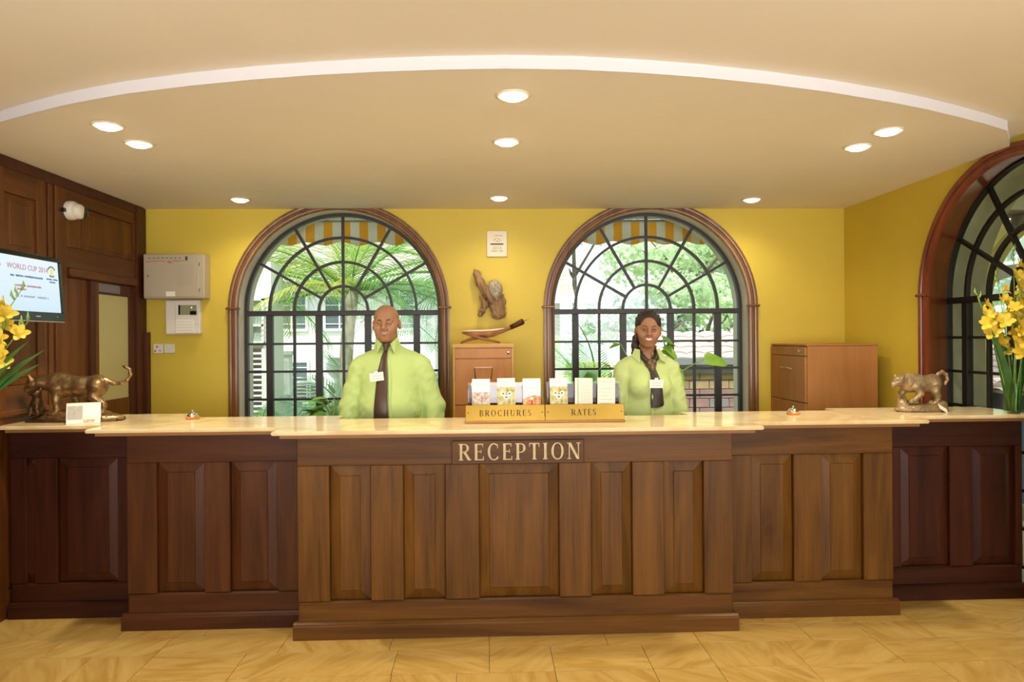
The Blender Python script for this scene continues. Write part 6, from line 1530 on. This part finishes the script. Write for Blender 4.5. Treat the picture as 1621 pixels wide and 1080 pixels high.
tree('green tree behind the white houses', (-5.8, 22, -.6), 4.0, 2.6, 1.9, 3200, .14, 'crown')
tree('green tree behind the tall palm', (-.3, 17, -.6), 3.1, 1.5, 1.4, 3000, .11, 'crown')
tree('pale tree beyond the right wall window', (11.5, 13.5, -.6), 2.6, 2.6, 1.7, 4500, .12, 'crown_blue')
tree('green tree beyond the right wall window nearer the veranda', (13.5, 15.8, -.6), 2.4, 2.6, 1.9, 4500, .12, 'crown')

# ------------------------------------------------------------------ houses in the left window
t = thing('house_wing', 'white neighbouring wing with a sash window over a louvred window at the left', 'building', (-3.35, 7.6, -.6))
MB().box(-.9, 1.02, .06, .45, 0, 3.0).build('wall', 'house_white', t)
MB().box(-.9, .72, .0, .06, 2.62, 3.0).box(-.9, .68, .0, .06, 0, .9).box(.93, 1.02, .0, .06, 0, 3.0).box(-.9, .70, 0, .06, 2.06, 2.12).build('wall_face', 'house_white', t)
wf = MB().box(.66, .95, -.03, .02, 2.10, 2.14).box(.66, .95, -.02, .02, 2.58, 2.62).box(.66, .69, -.02, .02, 2.12, 2.60).box(.92, .95, -.02, .02, 2.12, 2.60).box(.795, .815, -.02, .02, 2.12, 2.60).box(.67, .94, -.02, .02, 2.30, 2.325).build('window_frame', 'house_white', t)
MB().box(.67, .94, .021, .03, 2.12, 2.60).build('pane', 'house_glass_green', wf)
lf_ = MB().box(.66, .69, -.02, .03, 1.02, 2.06).box(.92, 1.0, -.02, .03, 1.02, 2.06).box(.755, .77, -.022, .03, 1.02, 2.06).box(.66, .95, -.02, .03, 1.0, 1.03).build('window_frame', 'house_white', t)
MB().box(.67, .94, .032, .05, 1.02, 2.06).build('dark_backing', 'louvre', lf_)
for k in range(18): MB().add([(.69, -.012, 1.035 + k * .057), (.92, -.012, 1.035 + k * .057), (.92, .02, 1.052 + k * .057), (.69, .02, 1.052 + k * .057), (.69, -.010, 1.028 + k * .057), (.92, -.010, 1.028 + k * .057), (.92, .022, 1.045 + k * .057), (.69, .022, 1.045 + k * .057)], [(0, 1, 2, 3), (7, 6, 5, 4), (0, 4, 5, 1), (2, 6, 7, 3), (0, 3, 7, 4), (1, 5, 6, 2)]).build('louvre_slat', 'house_white', lf_)
def house(label, loc, w, h, d, wallm, wins, roof):
    t = thing('house', label, 'building', loc)
    MB().box(-w / 2, w / 2, .08, d, 0, h).build('wall', wallm, t)
    for x, z, ww, hh in wins:
        f = MB().box(x - ww / 2 - .05, x + ww / 2 + .05, .02, .078, z - hh / 2 - .05, z - hh / 2).box(x - ww / 2 - .05, x + ww / 2 + .05, .02, .078, z + hh / 2, z + hh / 2 + .05).box(x - ww / 2 - .05, x - ww / 2, .02, .078, z - hh / 2, z + hh / 2).box(x + ww / 2, x + ww / 2 + .05, .02, .078, z - hh / 2, z + hh / 2).box(x - .015, x + .015, .03, .078, z - hh / 2, z + hh / 2).build('window_frame', 'house_white', t)
        for s in (-1, 1): MB().box(x + s * .016, x + s * ww / 2, .05, .07, z - hh / 2, z + hh / 2).build('pane', 'house_glass', f)
        for k in range(4): MB().box(x - ww / 2, x + ww / 2, .025, .035, z - hh / 2 + hh * (k + .5) / 4 - .008, z - hh / 2 + hh * (k + .5) / 4 + .008).build('window_bar', 'house_white', f)
    if roof:
        rise, over = roof
        MB().prism([(-.3, h), (d / 2, h + rise), (d + .3, h), (d + .3, h + .08), (d / 2, h + rise + .1), (-.3, h + .08)], -w / 2 - over, w / 2 + over, 'X').build('roof', 'roof_grey', t)
        MB().box(-w / 2 - over, w / 2 + over, -.36, -.30, h - .06, h + .08).build('gutter', 'house_white', t)
    return t
house('white house with barred windows and a grey pink roof in the left window', (-3.0, 14.0, -.6), 3.9, 3.35, 4, 'house_white', [(-.9, 2.75, .55, .75), (.05, 2.75, .55, .75), (1.25, 2.75, .55, .75), (-.9, 1.3, .6, .8), (.9, 1.3, .7, .8)], (1.9, .4))
house('pale pink house behind the palm trunk', (.2, 16.0, -.6), 3.0, 3.0, 4, 'house_pink', [(-.8, 2.0, .6, .8), (.5, 2.0, .6, .8)], (1.5, .3))
def ac(label, x, y, z):
    t = thing('air_conditioner', label, 'air conditioner', (x, y, z), group='air conditioner units outside')
    MB().box(-.20, .20, .02, .22, 0, .30, c=.01).build('case', 'house_white', t)
    MB().box(-.17, .17, .008, .019, .03, .27).build('dark_grille', 'louvre', t)
    for k in range(5): MB().box(-.18, .18, -.002, .012, .03 + k * .052, .052 + k * .052).build('grille_bar', 'house_white', t)
    for k in (-.18, -.02, .02, .16): MB().box(k, k + .025, -.004, .012, .02, .28).build('grille_post', 'house_white', t)
    for s in (-1, 1): MB().box(s * .15 - .02, s * .15 + .02, .04, .2, -.05, 0).build('foot', 'gutter', t)
wl2 = thing('low_garden_wall', 'low white wall carrying the air conditioner units', 'garden wall', (-2.3, 10.2, -.6))
MB().box(-1.0, 1.6, 0, .3, 0, 1.14).build('wall', 'house_white', wl2); MB().box(-1.05, 1.65, -.04, .34, 1.14, 1.19, c=.01).build('coping', 'house_white', wl2)
ac('white air conditioner unit left of the palm trunk', -2.62, 10.24, .642); ac('white air conditioner unit below the palm trunk', -2.12, 10.24, .642)
t = thing('stone_urn', 'pale round garden urn on the white wall beyond the left window', 'urn', (-2.08, 9.85, .95))
MB().lathe([(.10, -1.55), (.12, -1.5), (.09, -.1), (.13, -.02), (.13, 0)], n=20).build('pedestal', 'house_white', t, smooth='auto'); MB().lathe([(.05, .0), (.06, .03), (.17, .14), (.19, .24), (.14, .32), (.17, .35)], n=24).build('bowl', 'house_white', t, smooth=True)
t = thing('white_post', 'white square garden post at the left of the left window', 'post', (-2.62, 9.2, -.6))
MB().box(-.06, .06, -.06, .06, 0, 1.95, c=.01).build('shaft', 'house_white', t); MB().box(-.09, .09, -.09, .09, 1.95, 2.01, c=.01).build('cap', 'house_white', t)

# ------------------------------------------------------------------ brick outhouse with a tiled roof in the right window
t = thing('brick_outhouse', 'low brick outhouse with a sun bleached tiled roof in the right window', 'building', (2.75, 8.6, -.6))
MB().box(-.85, 1.3, .022, 1.6, 0, 1.84).build('mortar_backing', 'mortar', t)
BR = [MB().box(-.121, .121, -.012, .02, -.053, .053, c=.004).mesh('brick', m) for m in ('brick', 'brick_tan', 'brick_grey', 'brick')]
BH = [MB().box(-.056, .056, -.012, .02, -.053, .053, c=.004).mesh('brick', m) for m in ('brick', 'brick_tan', 'brick_grey', 'brick')]
rr = random.Random(9)
for r_ in range(16):
    z = .06 + r_ * .115
    x = -.85 + (.125 if r_ % 2 == 0 else .06)
    first = True
    while x < 1.2:
        half = first and r_ % 2; first = False
        o = bpy.data.objects.new('brick', (BH if half else BR)[rr.choice((0, 0, 3, 0, 3, 2)) if r_ < 13 else rr.choice((1, 1, 0))]); COL.objects.link(o); o.parent = t; o.location = (x, rr.uniform(-.003, .003), z)
        x += .1875 if half else .25
MB().box(-.9, 1.35, -.14, -.02, 1.80, 1.90, c=.01).build('gutter', 'gutter', t); MB().box(-.88, 1.33, -.06, -.03, 1.70, 1.80).build('fascia_board', 'gutter', t)
MB().add([(-.9, -.10, 1.86), (1.35, -.10, 1.86), (1.35, 1.1, 2.20), (-.9, 1.1, 2.20), (-.9, -.10, 1.83), (1.35, -.10, 1.83), (1.35, 1.1, 2.17), (-.9, 1.1, 2.17)], [(0, 1, 2, 3), (7, 6, 5, 4), (0, 4, 5, 1), (2, 6, 7, 3), (0, 3, 7, 4), (1, 5, 6, 2)]).build('roof_deck', 'roof_tile', t)
def tile_mesh(w_, l_, rise=.02):
    mb = MB(); n = 6
    for j in (0, 1):
        for k in (0, 1):
            for i in range(n + 1): a = PI * i / n; mb.v.append((-math.cos(a) * w_ / 2, j * l_, math.sin(a) * rise - .008 * k - (0 if j else 0)))
    m = n + 1
    for i in range(n): mb.f += [(i, i + 1, 2 * m + i + 1, 2 * m + i), (m + i, 3 * m + i, 3 * m + i + 1, m + i + 1), (i, m + i, m + i + 1, i + 1)]; mb.mi += [0, 0, 0]
    return mb.mesh('roof_tile', 'roof_tile', True, fix=False)
RT_ = tile_mesh(.235, .27, .035)
for r_ in range(5):
    for c in range(10):
        o = bpy.data.objects.new('roof_tile', RT_); COL.objects.link(o); o.parent = t; o.location = (-.80 + c * .228, -.13 + r_ * .235, 1.868 + r_ * .067 + .004); o.rotation_euler = (math.atan2(.34, 1.2) - .05, 0, rr.uniform(-.015, .015))

# ------------------------------------------------------------------ veranda and tiled terrace roof beyond the right wall window
t = thing('veranda_roof', 'brown planked veranda ceiling outside the right window', 'roof', (4.9, 5.6, 2.85))
for k in range(18): MB().box(-1.35, 1.4, -2.4 + k * .30, -2.405 + (k + 1) * .30, .10, .13).build('plank', 'plank', t)
for y in (-1.6, -.1, 1.4): MB().box(-1.35, 1.4, y - .05, y + .05, -.02, .099, c=.005).build('beam', 'plank', t)
MB().box(1.3, 1.45, -2.4, 2.4, -.08, .10, c=.005).build('edge_beam', 'trunk', t)
t = thing('veranda_arch', 'olive yellow plastered arch at the outer edge of the veranda', 'arch', (6.4, 6.0, -.02))
ab = MB(); ya, rA, zA = 1.8, 1.15, 1.80
outer = [(-2.6, 0), (-2.6, 2.9), (3.4, 2.9), (3.4, 0)]
tr_ = lambda y, z, a: (a, y, z)
pl = [(-2.6, 0.0), (ya - rA, 0.0)] + [(ya - rA * math.cos(PI * i / 24), zA + rA * math.sin(PI * i / 24)) for i in range(25)] + [(ya + rA, 0.0), (3.4, 0.0), (3.4, 2.98), (-2.6, 2.98)]
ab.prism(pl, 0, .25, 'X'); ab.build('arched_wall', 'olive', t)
t = thing('canvas_canopy', 'grey canvas canopy hanging beyond the veranda arch', 'canopy', (7.4, 9.6, 2.45))
MB().add([(-.5, -1.6, .0), (.9, -1.6, .25), (.9, 1.8, .25), (-.5, 1.8, .0), (-.5, -1.6, .02), (.9, -1.6, .27), (.9, 1.8, .27), (-.5, 1.8, .02)], [(0, 1, 2, 3), (7, 6, 5, 4), (0, 4, 5, 1), (2, 6, 7, 3), (0, 3, 7, 4), (1, 5, 6, 2)]).build('canvas', 'stone_grey', t)
n = 20; mb = MB()
for i in range(n + 1):
    y = -1.6 + 3.4 * i / n; mb.v += [(-.5, y, .0), (-.5, y, -.16 + .03 * math.cos(i * PI / 2.5))]
mb.f = [(2 * i, 2 * i + 1, 2 * i + 3, 2 * i + 2) for i in range(n)]; mb.mi = [0] * n
mb.build('scalloped_edge', 'stone_grey', t, fix=False)
for x, y in ((-.45, -1.5), (-.45, 1.7), (.85, -1.5), (.85, 1.7)): MB().tube([(x, y, -3.05), (x, y, .0 + (.24 if x > 0 else 0))], .025, 8).build('pole', 'gutter', t)
t = thing('terrace_roof', 'sun bleached clay tiled terrace roof below the right window', 'roof', (6.8, 8.6, -.6))
MB().box(0.0, 2.4, -2.2, 3.0, 0, 1.42).build('dark_blue_wall', 'tarp', t)
sl = math.atan2(.60, 2.2)
MB().add([(-.05, -2.3, 1.42), (2.4, -2.3, 2.06), (2.4, 3.1, 2.06), (-.05, 3.1, 1.42), (-.05, -2.3, 1.38), (2.4, -2.3, 2.02), (2.4, 3.1, 2.02), (-.05, 3.1, 1.38)], [(0, 1, 2, 3), (7, 6, 5, 4), (0, 4, 5, 1), (2, 6, 7, 3), (0, 3, 7, 4), (1, 5, 6, 2)]).build('roof_deck', 'roof_tile', t)
RT2 = tile_mesh(.25, .34, .04)
for r_ in range(8):
    for c in range(21):
        o = bpy.data.objects.new('roof_tile', RT2); COL.objects.link(o); o.parent = t; o.location = (-.12 + r_ * .30, -2.2 + c * .25, 1.415 + r_ * .0785); o.rotation_euler = Matrix.Rotation(-PI / 2, 3, 'Z').to_4x4().to_euler()
        o.rotation_euler = (Matrix.Rotation(-PI / 2 + rr.uniform(-.02, .02), 3, 'Z') @ Matrix.Rotation(math.atan2(.64, 2.45) - .06, 3, 'X')).to_euler()
